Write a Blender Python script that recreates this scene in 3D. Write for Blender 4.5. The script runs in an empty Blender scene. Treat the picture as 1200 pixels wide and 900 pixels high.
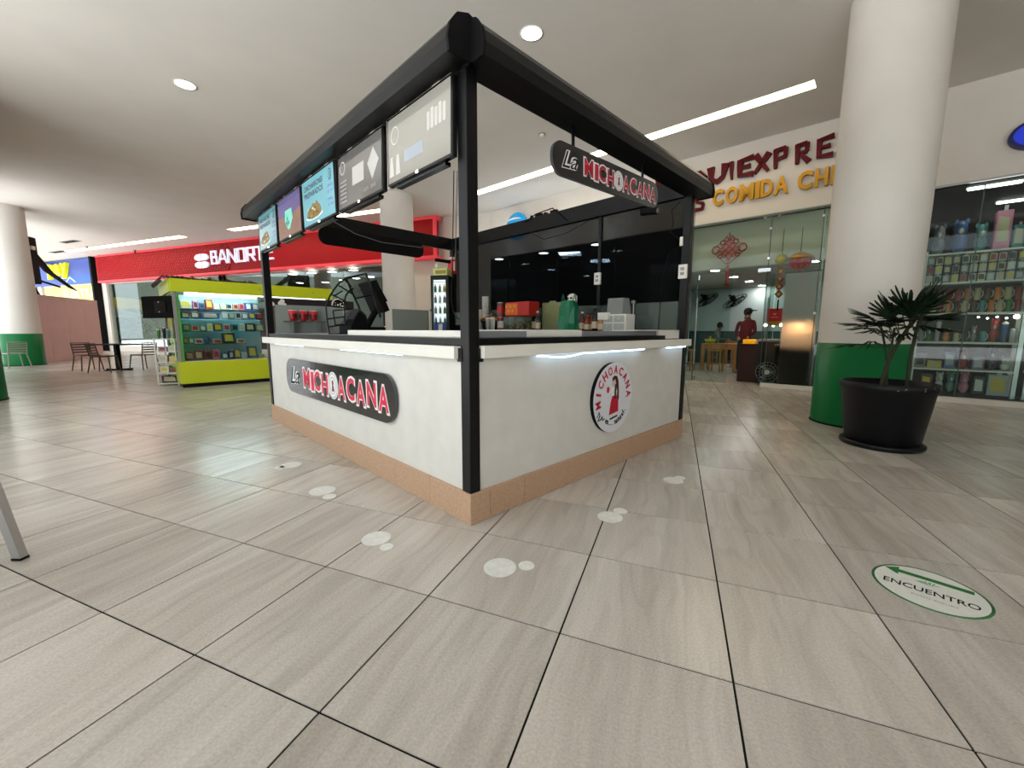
import bpy, math, random
from mathutils import Matrix, Vector
PI = math.pi
R = random.Random(7)
SC = bpy.context.scene
COL = SC.collection

# ------------------------------------------------------------------ camera
F_PX, PITCH, ROLL, H = 476.89, 0.1318, 0.0022, 1.17
cp, sp = math.cos(PITCH), math.sin(PITCH)
fw = Vector((0, cp, -sp)); up0 = Vector((0, sp, cp)); r0 = Vector((1, 0, 0))
cr, sr = math.cos(ROLL), math.sin(ROLL)
RV = cr * r0 + sr * up0; UV = -sr * r0 + cr * up0
cam_d = bpy.data.cameras.new('camera'); cam = bpy.data.objects.new('camera', cam_d); COL.objects.link(cam)
cam.matrix_world = Matrix(((RV.x, UV.x, -fw.x, 0), (RV.y, UV.y, -fw.y, 0), (RV.z, UV.z, -fw.z, H), (0, 0, 0, 1)))
cam_d.sensor_width = 36; cam_d.lens = F_PX / 1200 * 36; cam_d.clip_end = 400; cam_d.clip_start = .05
SC.camera = cam
# ------------------------------------------------------------------ sky, exposure
W = bpy.data.worlds.new('sky'); SC.world = W; W.use_nodes = True
bg = W.node_tree.nodes['Background']
bg.inputs['Color'].default_value = (0.86, 0.94, 1.0, 1); bg.inputs['Strength'].default_value = 2.6
sun_d = bpy.data.lights.new('sun', 'SUN'); sun_d.energy = 33; sun_d.angle = math.radians(1); sun_d.color = (.98, .98, 1)
sun = bpy.data.objects.new('sun', sun_d); COL.objects.link(sun)
# the sun stands behind the building: it lights the plaza outside the open side, never the mall floor
sun.rotation_euler = Vector((-.35, -.35, -1)).to_track_quat('-Z', 'Y').to_euler()
SC.view_settings.view_transform = 'Standard'; SC.view_settings.look = 'None'
SC.view_settings.exposure = 0.0; SC.view_settings.gamma = 1; SC.view_settings.use_curve_mapping = False
SC.cycles.use_denoising = True
SC.cycles.max_bounces = 8; SC.cycles.diffuse_bounces = 5; SC.cycles.glossy_bounces = 4
SC.cycles.transparent_max_bounces = 16; SC.cycles.caustics_reflective = False; SC.cycles.caustics_refractive = False
SC.cycles.sample_clamp_indirect = 6

# ------------------------------------------------------------------ frames
def rz(a): return Matrix.Rotation(a, 4, 'Z')
def tr(x, y, z=0): return Matrix.Translation((x, y, z))
KA = PI / 2 - 0.7929
KF = tr(-0.246, 2.313) @ rz(KA)                 # kiosk: x along the right face, y along the left face
KL = KF @ rz(-PI / 2)                           # left face: x = -y(kiosk), y = depth into the kiosk
A1 = 0.83776
WF1 = tr(9.8 * math.cos(A1), 9.8 * math.sin(A1)) @ rz(A1 - PI / 2)
A2 = -0.38079
WF2 = tr(-10.85, 17.9) @ rz(A2)
YF = tr(-6.61, 8.06) @ rz(KA)
TILE = 0.6; TO = Vector((-1.706, 1.557, 0))
TF = tr(TO.x, TO.y) @ rz(A2)
CEIL = 4.97
I4 = Matrix.Identity(4)
def ray(x, y): return fw + RV * ((x - 600) / F_PX) + UV * ((450 - y) / F_PX)
def gz(x, y, z=0.0):
    d = ray(x, y); t = (z - H) / d.z
    return Vector((0, 0, H)) + d * t
def project(P):
    d = Vector(P) - Vector((0, 0, H)); z = d.dot(fw)
    if z < .05: return None
    return 600 + F_PX * d.dot(RV) / z, 450 - F_PX * d.dot(UV) / z

# ------------------------------------------------------------------ materials
def lin(c):
    return tuple(((v / 255) / 12.92 if v / 255 <= .04045 else ((v / 255 + .055) / 1.055) ** 2.4) for v in c) + (1,)
MATS = {}
def mat(key, rgb=(200, 200, 200), rough=.5, metal=0, emit=0, var=0, scale=8, bump=0, spec=.5, coat=0, stretch=None, ecol=None):
    if key in MATS: return MATS[key]
    m = bpy.data.materials.new(key); m.use_nodes = True; nt = m.node_tree; b = nt.nodes['Principled BSDF']
    c = lin(rgb)
    b.inputs['Base Color'].default_value = c; b.inputs['Roughness'].default_value = rough
    b.inputs['Metallic'].default_value = metal; b.inputs['Specular IOR Level'].default_value = spec
    b.inputs['Coat Weight'].default_value = coat
    if emit:
        b.inputs['Emission Color'].default_value = lin(ecol) if ecol else c; b.inputs['Emission Strength'].default_value = emit
    if var or bump:
        tc = nt.nodes.new('ShaderNodeTexCoord'); mp = nt.nodes.new('ShaderNodeMapping')
        nt.links.new(tc.outputs['Object'], mp.inputs[0])
        if stretch: mp.inputs['Scale'].default_value = stretch
        n = nt.nodes.new('ShaderNodeTexNoise'); n.inputs['Scale'].default_value = scale; n.inputs['Detail'].default_value = 5
        nt.links.new(mp.outputs[0], n.inputs['Vector'])
        if var:
            mr = nt.nodes.new('ShaderNodeMapRange'); mr.inputs[1].default_value = .3; mr.inputs[2].default_value = .7
            mr.inputs[3].default_value = 1 - var; mr.inputs[4].default_value = 1 + var
            nt.links.new(n.outputs[0], mr.inputs[0])
            vm = nt.nodes.new('ShaderNodeVectorMath'); vm.operation = 'SCALE'
            vm.inputs[0].default_value = c[:3]; nt.links.new(mr.outputs[0], vm.inputs['Scale'])
            nt.links.new(vm.outputs[0], b.inputs['Base Color'])
        if bump:
            bp = nt.nodes.new('ShaderNodeBump'); bp.inputs['Strength'].default_value = bump; bp.inputs['Distance'].default_value = .01
            nt.links.new(n.outputs[0], bp.inputs['Height']); nt.links.new(bp.outputs[0], b.inputs['Normal'])
    MATS[key] = m
    return m
def glass(key, tint=(235, 245, 242), refl=.08, rough=0.0, dark=None, trans=None):
    """thin pane: transparent with a clear reflection; dark/trans mix in a tinted film"""
    if key in MATS: return MATS[key]
    m = bpy.data.materials.new(key); m.use_nodes = True; nt = m.node_tree; nt.nodes.clear()
    out = nt.nodes.new('ShaderNodeOutputMaterial'); tb = nt.nodes.new('ShaderNodeBsdfTransparent'); tb.inputs[0].default_value = lin(tint)
    g = nt.nodes.new('ShaderNodeBsdfGlossy'); g.inputs['Roughness'].default_value = rough
    lw = nt.nodes.new('ShaderNodeFresnel'); lw.inputs[0].default_value = 1.45
    ad = nt.nodes.new('ShaderNodeMath'); ad.operation = 'ADD'; ad.inputs[1].default_value = (refl - .04) * .4; ad.use_clamp = True
    hf = nt.nodes.new('ShaderNodeMath'); hf.operation = 'MULTIPLY'; hf.inputs[1].default_value = .42; nt.links.new(lw.outputs[0], hf.inputs[0])
    nt.links.new(hf.outputs[0], ad.inputs[0])
    if refl < 0: nt.links.remove(ad.inputs[0].links[0]); ad.inputs[0].default_value = 0; ad.inputs[1].default_value = 0
    base = tb.outputs[0]
    if dark is not None:
        d = nt.nodes.new('ShaderNodeBsdfDiffuse' if trans != 'translucent' else 'ShaderNodeBsdfTranslucent'); d.inputs[0].default_value = lin(dark[0])
        mx0 = nt.nodes.new('ShaderNodeMixShader'); mx0.inputs[0].default_value = dark[1]
        nt.links.new(tb.outputs[0], mx0.inputs[1]); nt.links.new(d.outputs[0], mx0.inputs[2]); base = mx0.outputs[0]
    mx = nt.nodes.new('ShaderNodeMixShader'); nt.links.new(ad.outputs[0], mx.inputs[0])
    nt.links.new(base, mx.inputs[1]); nt.links.new(g.outputs[0], mx.inputs[2]); nt.links.new(mx.outputs[0], out.inputs[0])
    MATS[key] = m
    return m
def tile_material():
    m = bpy.data.materials.new('porcelain_tile'); m.use_nodes = True; nt = m.node_tree; N = nt.nodes; Lk = nt.links
    b = N['Principled BSDF']
    geo = N.new('ShaderNodeNewGeometry')
    sub = N.new('ShaderNodeVectorMath'); sub.operation = 'SUBTRACT'; sub.inputs[1].default_value = TO; Lk.new(geo.outputs['Position'], sub.inputs[0])
    rot = N.new('ShaderNodeVectorRotate'); rot.rotation_type = 'Z_AXIS'; rot.inputs['Angle'].default_value = -A2; Lk.new(sub.outputs[0], rot.inputs[0])
    sc = N.new('ShaderNodeVectorMath'); sc.operation = 'SCALE'; sc.inputs['Scale'].default_value = 1 / TILE; Lk.new(rot.outputs[0], sc.inputs[0])
    fl = N.new('ShaderNodeVectorMath'); fl.operation = 'FLOOR'; Lk.new(sc.outputs[0], fl.inputs[0])
    z0 = N.new('ShaderNodeVectorMath'); z0.operation = 'MULTIPLY'; z0.inputs[1].default_value = (1, 1, 0); Lk.new(fl.outputs[0], z0.inputs[0])
    wn = N.new('ShaderNodeTexWhiteNoise'); Lk.new(z0.outputs[0], wn.inputs['Vector'])
    off = N.new('ShaderNodeVectorMath'); off.operation = 'SCALE'; off.inputs['Scale'].default_value = 37; Lk.new(wn.outputs['Color'], off.inputs[0])
    add = N.new('ShaderNodeVectorMath'); Lk.new(rot.outputs[0], add.inputs[0]); Lk.new(off.outputs[0], add.inputs[1])
    # warp, then veins stretched along the tile's y
    wz = N.new('ShaderNodeTexNoise'); wz.inputs['Scale'].default_value = 1.1; wz.inputs['Detail'].default_value = 2; Lk.new(add.outputs[0], wz.inputs['Vector'])
    ws = N.new('ShaderNodeVectorMath'); ws.operation = 'SCALE'; ws.inputs['Scale'].default_value = .16; Lk.new(wz.outputs['Color'], ws.inputs[0])
    ad2 = N.new('ShaderNodeVectorMath'); Lk.new(add.outputs[0], ad2.inputs[0]); Lk.new(ws.outputs[0], ad2.inputs[1])
    mp = N.new('ShaderNodeMapping'); mp.inputs['Scale'].default_value = (9, .55, 1); Lk.new(ad2.outputs[0], mp.inputs[0])
    v = N.new('ShaderNodeTexNoise'); v.inputs['Scale'].default_value = 1.6; v.inputs['Detail'].default_value = 6; v.inputs['Roughness'].default_value = .6; Lk.new(mp.outputs[0], v.inputs['Vector'])
    cr_ = N.new('ShaderNodeValToRGB'); e = cr_.color_ramp.elements
    e[0].position = .28; e[0].color = lin((168, 158, 146)); e[1].position = .72; e[1].color = lin((208, 201, 190))
    x = cr_.color_ramp.elements.new(.5); x.color = lin((189, 180, 168))
    mp2 = N.new('ShaderNodeMapping'); mp2.inputs['Scale'].default_value = (2.2, .35, 1); Lk.new(ad2.outputs[0], mp2.inputs[0])
    v2 = N.new('ShaderNodeTexNoise'); v2.inputs['Scale'].default_value = 1.3; v2.inputs['Detail'].default_value = 3; Lk.new(mp2.outputs[0], v2.inputs['Vector'])
    mxv = N.new('ShaderNodeMix'); mxv.inputs[0].default_value = .5; Lk.new(v.outputs[0], mxv.inputs[2]); Lk.new(v2.outputs[0], mxv.inputs[3]); Lk.new(mxv.outputs[0], cr_.inputs[0])
    # thin flowing contour lines of the printed stone
    k1 = N.new('ShaderNodeMath'); k1.operation = 'MULTIPLY'; k1.inputs[1].default_value = 62; Lk.new(v2.outputs[0], k1.inputs[0])
    k2 = N.new('ShaderNodeMath'); k2.operation = 'SINE'; Lk.new(k1.outputs[0], k2.inputs[0])
    k3 = N.new('ShaderNodeMapRange'); k3.inputs[1].default_value = .3; k3.inputs[2].default_value = 1; k3.inputs[3].default_value = 1.0; k3.inputs[4].default_value = .93; Lk.new(k2.outputs[0], k3.inputs[0])
    # fine speckle
    sp_ = N.new('ShaderNodeTexNoise'); sp_.inputs['Scale'].default_value = 110; sp_.inputs['Detail'].default_value = 2; Lk.new(rot.outputs[0], sp_.inputs['Vector'])
    mr = N.new('ShaderNodeMapRange'); mr.inputs[1].default_value = .3; mr.inputs[2].default_value = .7; mr.inputs[3].default_value = .89; mr.inputs[4].default_value = 1.09; Lk.new(sp_.outputs[0], mr.inputs[0])
    mr2 = N.new('ShaderNodeMapRange'); mr2.inputs[3].default_value = .9; mr2.inputs[4].default_value = 1.1; Lk.new(wn.outputs['Value'], mr2.inputs[0])
    mu = N.new('ShaderNodeMath'); mu.operation = 'MULTIPLY'; k4 = N.new('ShaderNodeMath'); k4.operation = 'MULTIPLY'; Lk.new(mr.outputs[0], k4.inputs[0]); Lk.new(k3.outputs[0], k4.inputs[1]); Lk.new(k4.outputs[0], mu.inputs[0]); Lk.new(mr2.outputs[0], mu.inputs[1])
    fin = N.new('ShaderNodeVectorMath'); fin.operation = 'SCALE'; Lk.new(cr_.outputs[0], fin.inputs[0]); Lk.new(mu.outputs[0], fin.inputs['Scale'])
    Lk.new(fin.outputs[0], b.inputs['Base Color'])
    rr = N.new('ShaderNodeMapRange'); rr.inputs[3].default_value = .17; rr.inputs[4].default_value = .30; Lk.new(v.outputs[0], rr.inputs[0]); Lk.new(rr.outputs[0], b.inputs['Roughness'])
    bp = N.new('ShaderNodeBump'); bp.inputs['Strength'].default_value = .03; bp.inputs['Distance'].default_value = .001; Lk.new(sp_.outputs[0], bp.inputs['Height'])
    MATS['tile'] = m
    return m

# ------------------------------------------------------------------ mesh builder
class MB:
    def __init__(s): s.v = []; s.f = []; s.m = []; s.sm = []
    def add(s, vs, fs, m=0, smooth=False):
        n = len(s.v); s.v += [tuple(v) for v in vs]
        for f in fs: s.f.append([i + n for i in f]); s.m.append(m); s.sm.append(smooth)
        return s
    def box(s, x0, x1, y0, y1, z0, z1, m=0, M=None):
        x0, x1 = min(x0, x1), max(x0, x1); y0, y1 = min(y0, y1), max(y0, y1); z0, z1 = min(z0, z1), max(z0, z1)
        vs = [Vector(p) for p in ((x0, y0, z0), (x1, y0, z0), (x1, y1, z0), (x0, y1, z0), (x0, y0, z1), (x1, y0, z1), (x1, y1, z1), (x0, y1, z1))]
        if M is not None: vs = [M @ v for v in vs]
        return s.add(vs, [(0, 3, 2, 1), (4, 5, 6, 7), (0, 1, 5, 4), (1, 2, 6, 5), (2, 3, 7, 6), (3, 0, 4, 7)], m)
    def bbox(s, x0, x1, y0, y1, z0, z1, b=.01, m=0):
        """box with chamfered vertical and top edges"""
        def oct_(d, z):
            X0, X1, Y0, Y1 = x0 + d, x1 - d, y0 + d, y1 - d
            return [(X0 + b, Y0, z), (X1 - b, Y0, z), (X1, Y0 + b, z), (X1, Y1 - b, z), (X1 - b, Y1, z), (X0 + b, Y1, z), (X0, Y1 - b, z), (X0, Y0 + b, z)]
        rings = [oct_(b, z0), oct_(0, z0 + b), oct_(0, z1 - b), oct_(b, z1)]
        vs = [v for r_ in rings for v in r_]; fs = [tuple(range(7, -1, -1)), tuple(range(24, 32))]
        for k in range(3):
            for i in range(8): j = (i + 1) % 8; fs.append((k * 8 + i, k * 8 + j, k * 8 + 8 + j, k * 8 + 8 + i))
        return s.add(vs, fs, m)
    def cyl(s, p0, p1, r, r1=None, seg=12, m=0, caps=True, smooth=True):
        p0, p1 = Vector(p0), Vector(p1); r1 = r if r1 is None else r1
        d = (p1 - p0).normalized(); a = d.orthogonal().normalized(); b = d.cross(a)
        vs = []
        for P, q in ((p0, r), (p1, r1)):
            for i in range(seg): t = 2 * PI * i / seg; vs.append(P + a * q * math.cos(t) + b * q * math.sin(t))
        s.add(vs, [(i, (i + 1) % seg, seg + (i + 1) % seg, seg + i) for i in range(seg)], m, smooth)
        if caps: s.add(vs, [tuple(range(seg - 1, -1, -1)), tuple(range(seg, 2 * seg))], m)
        return s
    def tube(s, pts, r, seg=6, m=0):
        pts = [Vector(p) for p in pts]; vs = []; n = len(pts); a = None
        for i, P in enumerate(pts):
            d = (pts[min(i + 1, n - 1)] - pts[max(i - 1, 0)]).normalized()
            a = d.orthogonal().normalized() if a is None else (a - d * a.dot(d)).normalized()
            b = d.cross(a); q = r[i] if isinstance(r, (list, tuple)) else r
            for k in range(seg): t = 2 * PI * k / seg; vs.append(P + a * q * math.cos(t) + b * q * math.sin(t))
        fs = [(i * seg + k, i * seg + (k + 1) % seg, (i + 1) * seg + (k + 1) % seg, (i + 1) * seg + k) for i in range(n - 1) for k in range(seg)]
        s.add(vs, fs, m, True)
        s.add(vs[:seg], [tuple(range(seg - 1, -1, -1))], m); s.add(vs[-seg:], [tuple(range(seg))], m)
        return s
    def lathe(s, prof, seg=24, c=(0, 0, 0), m=0, smooth=True, sx=1, sy=1):
        vs = [(c[0] + r * sx * math.cos(2 * PI * i / seg), c[1] + r * sy * math.sin(2 * PI * i / seg), c[2] + z) for r, z in prof for i in range(seg)]
        fs = [(k * seg + i, k * seg + (i + 1) % seg, (k + 1) * seg + (i + 1) % seg, (k + 1) * seg + i) for k in range(len(prof) - 1) for i in range(seg)]
        return s.add(vs, fs, m, smooth)
    def ball(s, c, rx, ry=None, rz_=None, m=0, seg=12, n=8):
        ry = rx if ry is None else ry; rz_ = rx if rz_ is None else rz_
        prof = [(max(1e-4, math.sin(PI * k / n)), -math.cos(PI * k / n) * rz_) for k in range(n + 1)]
        vs = [(c[0] + r * rx * math.cos(2 * PI * i / seg), c[1] + r * ry * math.sin(2 * PI * i / seg), c[2] + z) for r, z in prof for i in range(seg)]
        fs = [(k * seg + i, k * seg + (i + 1) % seg, (k + 1) * seg + (i + 1) % seg, (k + 1) * seg + i) for k in range(n) for i in range(seg)]
        return s.add(vs, fs, m, True)
    def prism(s, poly, y0, y1, m=0, mside=None, M=None):
        """poly in x,z; extruded along y from y0 (front) to y1"""
        n = len(poly); vs = [Vector((x, y0, z)) for x, z in poly] + [Vector((x, y1, z)) for x, z in poly]
        if M is not None: vs = [M @ v for v in vs]
        area = sum(poly[i][0] * poly[(i + 1) % n][1] - poly[(i + 1) % n][0] * poly[i][1] for i in range(n))
        fr = tuple(range(n)) if area > 0 else tuple(range(n - 1, -1, -1))
        s.add(vs, [fr, tuple(i + n for i in reversed(fr))], m)
        sd = [(i, (i + 1) % n, n + (i + 1) % n, n + i) for i in range(n)]
        if area > 0: sd = [tuple(reversed(q)) for q in sd]
        return s.add(vs, sd, m if mside is None else mside)
    def plate(s, poly, z0, z1, m=0):
        """poly in x,y; extruded along z"""
        n = len(poly); vs = [(x, y, z0) for x, y in poly] + [(x, y, z1) for x, y in poly]
        return s.add(vs, [tuple(range(n - 1, -1, -1)), tuple(range(n, 2 * n))] + [(i, (i + 1) % n, n + (i + 1) % n, n + i) for i in range(n)], m)
    def mesh(s, name, mats):
        me = bpy.data.meshes.new(name); me.from_pydata(s.v, [], s.f)
        for x in (mats if isinstance(mats, (list, tuple)) else [mats]): me.materials.append(x)
        me.polygons.foreach_set('material_index', s.m); me.polygons.foreach_set('use_smooth', s.sm)
        me.update()
        return me
def tag(o, label=None, cat=None, group=None, kind=None):
    if label: o['label'] = label
    if cat: o['category'] = cat
    if group: o['group'] = group
    if kind: o['kind'] = kind
    return o
def obj(name, me, parent=None, M=None):
    o = bpy.data.objects.new(name, me); COL.objects.link(o)
    if parent is not None: o.parent = parent
    if M is not None:
        if parent is not None: o.matrix_local = M
        else: o.matrix_world = M
    return o
def thing(name, label, cat, M, group=None): return tag(obj(name, None, None, M), label, cat, group)
def part(name, mb, mats, parent, M=None, label=None, kind=None):
    return tag(obj(name, mb.mesh(name, mats) if isinstance(mb, MB) else mb, parent, M), label, kind=kind)
def single(name, mb, mats, M, label, cat, group=None, kind=None):
    return tag(obj(name, mb.mesh(name, mats), None, M), label, cat, group, kind)
def struct(name, mb, mats, M=I4): return tag(obj(name, mb.mesh(name, mats), None, M), kind='structure')
def dup(root, M, label=None, group=None):
    r = root.copy(); COL.objects.link(r); r.matrix_world = M
    if label: r['label'] = label
    if group: r['group'] = group
    for ch in list(root.children):
        c = ch.copy(); COL.objects.link(c); c.parent = r
        for g in list(ch.children):
            d = g.copy(); COL.objects.link(d); d.parent = c
    return r

# text -> mesh, standing in the x,z plane and facing -y
def text_mesh(body, size, ext=.002, off=0.0, mats=None, width=None, height=None, shear=0, at=(0, 0, 0), center=False, flat=False):
    cu = bpy.data.curves.new('t', 'FONT'); cu.body = body; cu.size = size; cu.extrude = ext; cu.offset = off; cu.shear = shear; cu.resolution_u = 3
    o = bpy.data.objects.new('t', cu); COL.objects.link(o)
    dg = bpy.context.evaluated_depsgraph_get(); me = bpy.data.meshes.new_from_object(o.evaluated_get(dg))
    bpy.data.objects.remove(o); bpy.data.curves.remove(cu)
    xs = [v.co.x for v in me.vertices]; ys = [v.co.y for v in me.vertices]
    x0, x1, y0, y1 = min(xs), max(xs), min(ys), max(ys)
    sx = width / (x1 - x0) if width else 1; sy = height / (y1 - y0) if height else (1 if not width else sx)
    if height and not width: sx = sy
    for v in me.vertices:
        X = (v.co.x - x0) * sx; Y = (v.co.y - y0) * sy; Z = v.co.z
        if center: X -= (x1 - x0) * sx / 2; Y -= (y1 - y0) * sy / 2
        v.co = (X + at[0], Y + at[1], Z + at[2]) if flat else (X + at[0], -Z + at[1], Y + at[2])
    me.materials.clear()
    if mats: me.materials.append(mats)
    return me
def mesh_into(mb, me, M=I4, m=0):
    mb.add([M @ v.co for v in me.vertices], [tuple(p.vertices) for p in me.polygons], m)
    bpy.data.meshes.remove(me)
def arc_poly(cx, cz, rx, rz_, a0=0, a1=2 * PI, n=32): return [(cx + rx * math.cos(a0 + (a1 - a0) * i / n), cz + rz_ * math.sin(a0 + (a1 - a0) * i / n)) for i in range(n + (0 if abs(a1 - a0 - 2 * PI) < 1e-6 else 1))]
def stadium(x0, x1, z0, z1, r, n=8):
    p = []
    for cx, cz, a in ((x1 - r, z0 + r, -PI / 2), (x1 - r, z1 - r, 0), (x0 + r, z1 - r, PI / 2), (x0 + r, z0 + r, PI)):
        for i in range(n + 1): t = a + PI / 2 * i / n; p.append((cx + r * math.cos(t), cz + r * math.sin(t)))
    return p

# common materials
m_white = mat('white_paint', (228, 225, 216), .55, var=.03, scale=3)
m_wall = mat('warm_white_plaster', (216, 211, 203), .8, var=.03, scale=2, bump=.1)
m_ceil = mat('ceiling_plaster', (214, 210, 202), .9, var=.03, scale=1.2, bump=.15)
m_black = mat('black_powder_coat', (9, 9, 10), .38, var=.1, scale=20, spec=.28)
m_blackm = mat('matt_black', (12, 12, 13), .7, spec=.15)
m_steel = mat('brushed_steel', (170, 170, 170), .3, 1)
m_chrome = mat('chrome', (215, 215, 218), .12, 1)
m_grey = mat('grey_plastic', (120, 120, 120), .5)
m_dark = mat('dark_interior', (38, 38, 40), .7)
m_green = mat('green_paint', (0, 104, 50), .4, spec=.25, var=.06, scale=3)
m_lamp = mat('lamp_white', (255, 250, 240), .5, emit=14)
m_lampw = mat('lamp_warm', (255, 232, 198), .5, emit=13)
m_pane = glass('clear_glass', (238, 246, 243), .05)
m_red = mat('red_plastic', (196, 24, 30), .35)
m_yel = mat('lime_yellow_laminate', (190, 200, 20), .4, var=.03, scale=2)

# ================================================================== SETTING
# corner of the two facades
n1 = Vector((math.cos(A1), math.sin(A1))); e2 = Vector((math.cos(A2), math.sin(A2))); n2 = Vector((-e2.y, e2.x)); q2 = Vector((-10.85, 17.9))
s_c = (9.8 - q2.dot(n1)) / e2.dot(n1); corner = q2 + e2 * s_c
X1C = (WF1.inverted() @ Vector((corner.x, corner.y, 0))).x      # facade-1 x of the corner (negative)
X2C = s_c
# floor: slab + tiles
fl = MB(); fl.box(-60, 60, -40, 60, -.2, -.004)
floor = struct('floor', fl, mat('dark_grout', (30, 26, 24), 1, spec=.1), TF)
mt = tile_material()
tm = MB(); g = .0038; tm.box(g, TILE - g, g, TILE - g, -.004, 0)
tile_me = tm.mesh('tile', mt)
TFi = TF.inverted(); cand = []
keep = {}
for i in range(-60, 60):
    for j in range(-40, 60):
        pts = [project(TF @ Vector((i * TILE + a * TILE, j * TILE + b * TILE, 0))) for a, b in ((0, 0), (1, 0), (1, 1), (0, 1))]
        if any(p is None for p in pts): continue
        xs = [p[0] for p in pts]; ys = [p[1] for p in pts]
        if max(xs) < 0 or min(xs) > 1200 or min(ys) > 900 or min(ys) < 392: continue
        w_ = TF @ Vector(((i + .5) * TILE, (j + .5) * TILE, 0)); kq = KF.inverted() @ w_
        if .3 < kq.x < 2.7 and .3 < kq.y < 3.9: continue
        cx0, cx1, cy0, cy1 = max(0, min(xs)), min(1200, max(xs)), max(0, min(ys)), min(900, max(ys))
        cand.append(((max(ys) - min(ys)) * (cx1 - cx0), i, j))
cand.sort(reverse=True)
for _, i, j in cand[:300]:
    keep[(i, j)] = 1
    o = obj('tile', tile_me, floor, tr(i * TILE, j * TILE) @ Matrix.Rotation(R.uniform(-.0008, .0008), 4, 'X'))
rest = MB()
for i in range(-52, 34):
    for j in range(-26, 50):
        if (i, j) in keep: continue
        w_ = TF @ Vector(((i + .5) * TILE, (j + .5) * TILE, 0))
        if w_.length > 38: continue
        x, y = i * TILE, j * TILE
        rest.add([(x + g, y + g, 0), (x + TILE - g, y + g, 0), (x + TILE - g, y + TILE - g, 0), (x + g, y + TILE - g, 0)], [(0, 1, 2, 3)])
part('far_tiles', rest, mt, floor, kind='stuff')

# ceiling, cut off along the open side of the mall (parallel to the column row)
kr = Vector((math.sin(.7929), math.cos(.7929))); kl = Vector((-math.cos(.7929), math.sin(.7929)))
def RL(a, b): return kr * a + kl * b
OPEN = -2.6
cb = MB(); P_ = [RL(OPEN, -12), RL(11.5, -12), RL(22, 46), RL(OPEN, 46)]
cb.plate([(p.x, p.y) for p in P_], CEIL, CEIL + .25)
struct('ceiling', cb, m_ceil)
eb = MB(); p0, p1 = RL(OPEN, -12), RL(OPEN, 46)
def wall_seg(mb, a, b, th, z0, z1, m=0):
    a, b = Vector(a[:2]), Vector(b[:2]); d = (b - a).normalized(); n = Vector((-d.y, d.x)) * th
    mb.plate([(a.x, a.y), (b.x, b.y), (b.x + n.x, b.y + n.y), (a.x + n.x, a.y + n.y)], z0, z1, m)
wall_seg(eb, p0, p1, .25, CEIL - .3, CEIL); struct('trim_1', eb, m_wall)
wb = MB(); wall_seg(wb, RL(OPEN + .5, -9), RL(11.5, -9), -.2, 0, CEIL); struct('wall_back', wb, mat('back_wall_brown', (64, 58, 52), .8, var=.1, scale=1))  # unseen end wall, set close and dark to dim the right counter wall

bw = MB(); wall_seg(bw, RL(OPEN - .1, 9.5), RL(OPEN - .1, 17), .2, 0, CEIL); struct('wall_shade_block', bw, m_wall)  # unseen wall, added and sized to shade the far-left ceiling and floor
# added out of view: pale plaza bounces light in, building across dims reflections
pz = MB(); q_ = [RL(OPEN - .3, -25), RL(OPEN - .3, 50), RL(-30, 50), RL(-30, -25)]
pz.plate([(p.x, p.y) for p in q_][::-1], -.01, .004); struct('plaza_paving', pz, mat('pale_paving', (202, 201, 200), .8, var=.08, scale=1.5))
ob_ = MB(); wall_seg(ob_, RL(-24, -25), RL(-24, 50), .5, 0, 7); struct('wall_across_plaza', ob_, mat('across_plaster', (84, 88, 78), .9, var=.1, scale=.4))
# facade 1 (restaurant, gift shop, phone shop) in its own frame
ZG = 3.5
f1 = MB(); f1.box(X1C, 8.5, 0, .25, ZG, CEIL)
f1.box(-.72, .22, 0, .3, 0, ZG)                                  # pier behind the round column
struct('wall_right', f1, m_wall, WF1)
t1 = MB(); t1.box(.22, 8.5, -.012, .02, ZG - .035, ZG, 0); t1.box(-3.42, -.72, -.01, .02, ZG - .02, ZG, 0)
struct('trim_2', t1, m_steel, WF1)
# facade 2 (bank)
f2 = MB(); f2.box(9.15, X2C + .3, 0, .25, 0, CEIL); f2.box(6.6, 9.15, 0, .25, 0, 3.55); f2.box(-19, -18.6, 0, .25, 0, CEIL)
f2.box(-18.6, 9.15, .12, .25, 3.55, CEIL); f2.box(-4.4, -3.6, .1, .25, 0, 3.55)
struct('wall_left', f2, m_wall, WF2)

# round columns with a green band
def column(x, y, r=.46, zt=CEIL, gh=1.02):
    t = thing('round_column', COLS.pop(0), 'column', tr(x, y))
    sh = MB().lathe([(r, gh), (r, zt)], 48); part('shaft', sh, m_wall, t)
    b_ = MB().lathe([(r + .003, 0.0), (r + .003, gh), (r, gh + .001)], 48); part('painted_band', b_, m_green, t)
    j = MB().lathe([(r + .002, 0), (r + .012, 0), (r + .012, .015), (r + .003, .02)], 48); part('base_seal', j, m_blackm, t)
    return t
COLS = ['thick white round column with green base behind the potted palm', 'slim-looking white round column seen through the snack kiosk frame',
        'far white round column with green base beside the pink hoarding', 'nearest left column of which only a sliver of green base shows']
column(4.391, 5.114); column(-3.33, 12.25); column(-15.9, 13.27); column(-8.83, 6.45)

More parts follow.
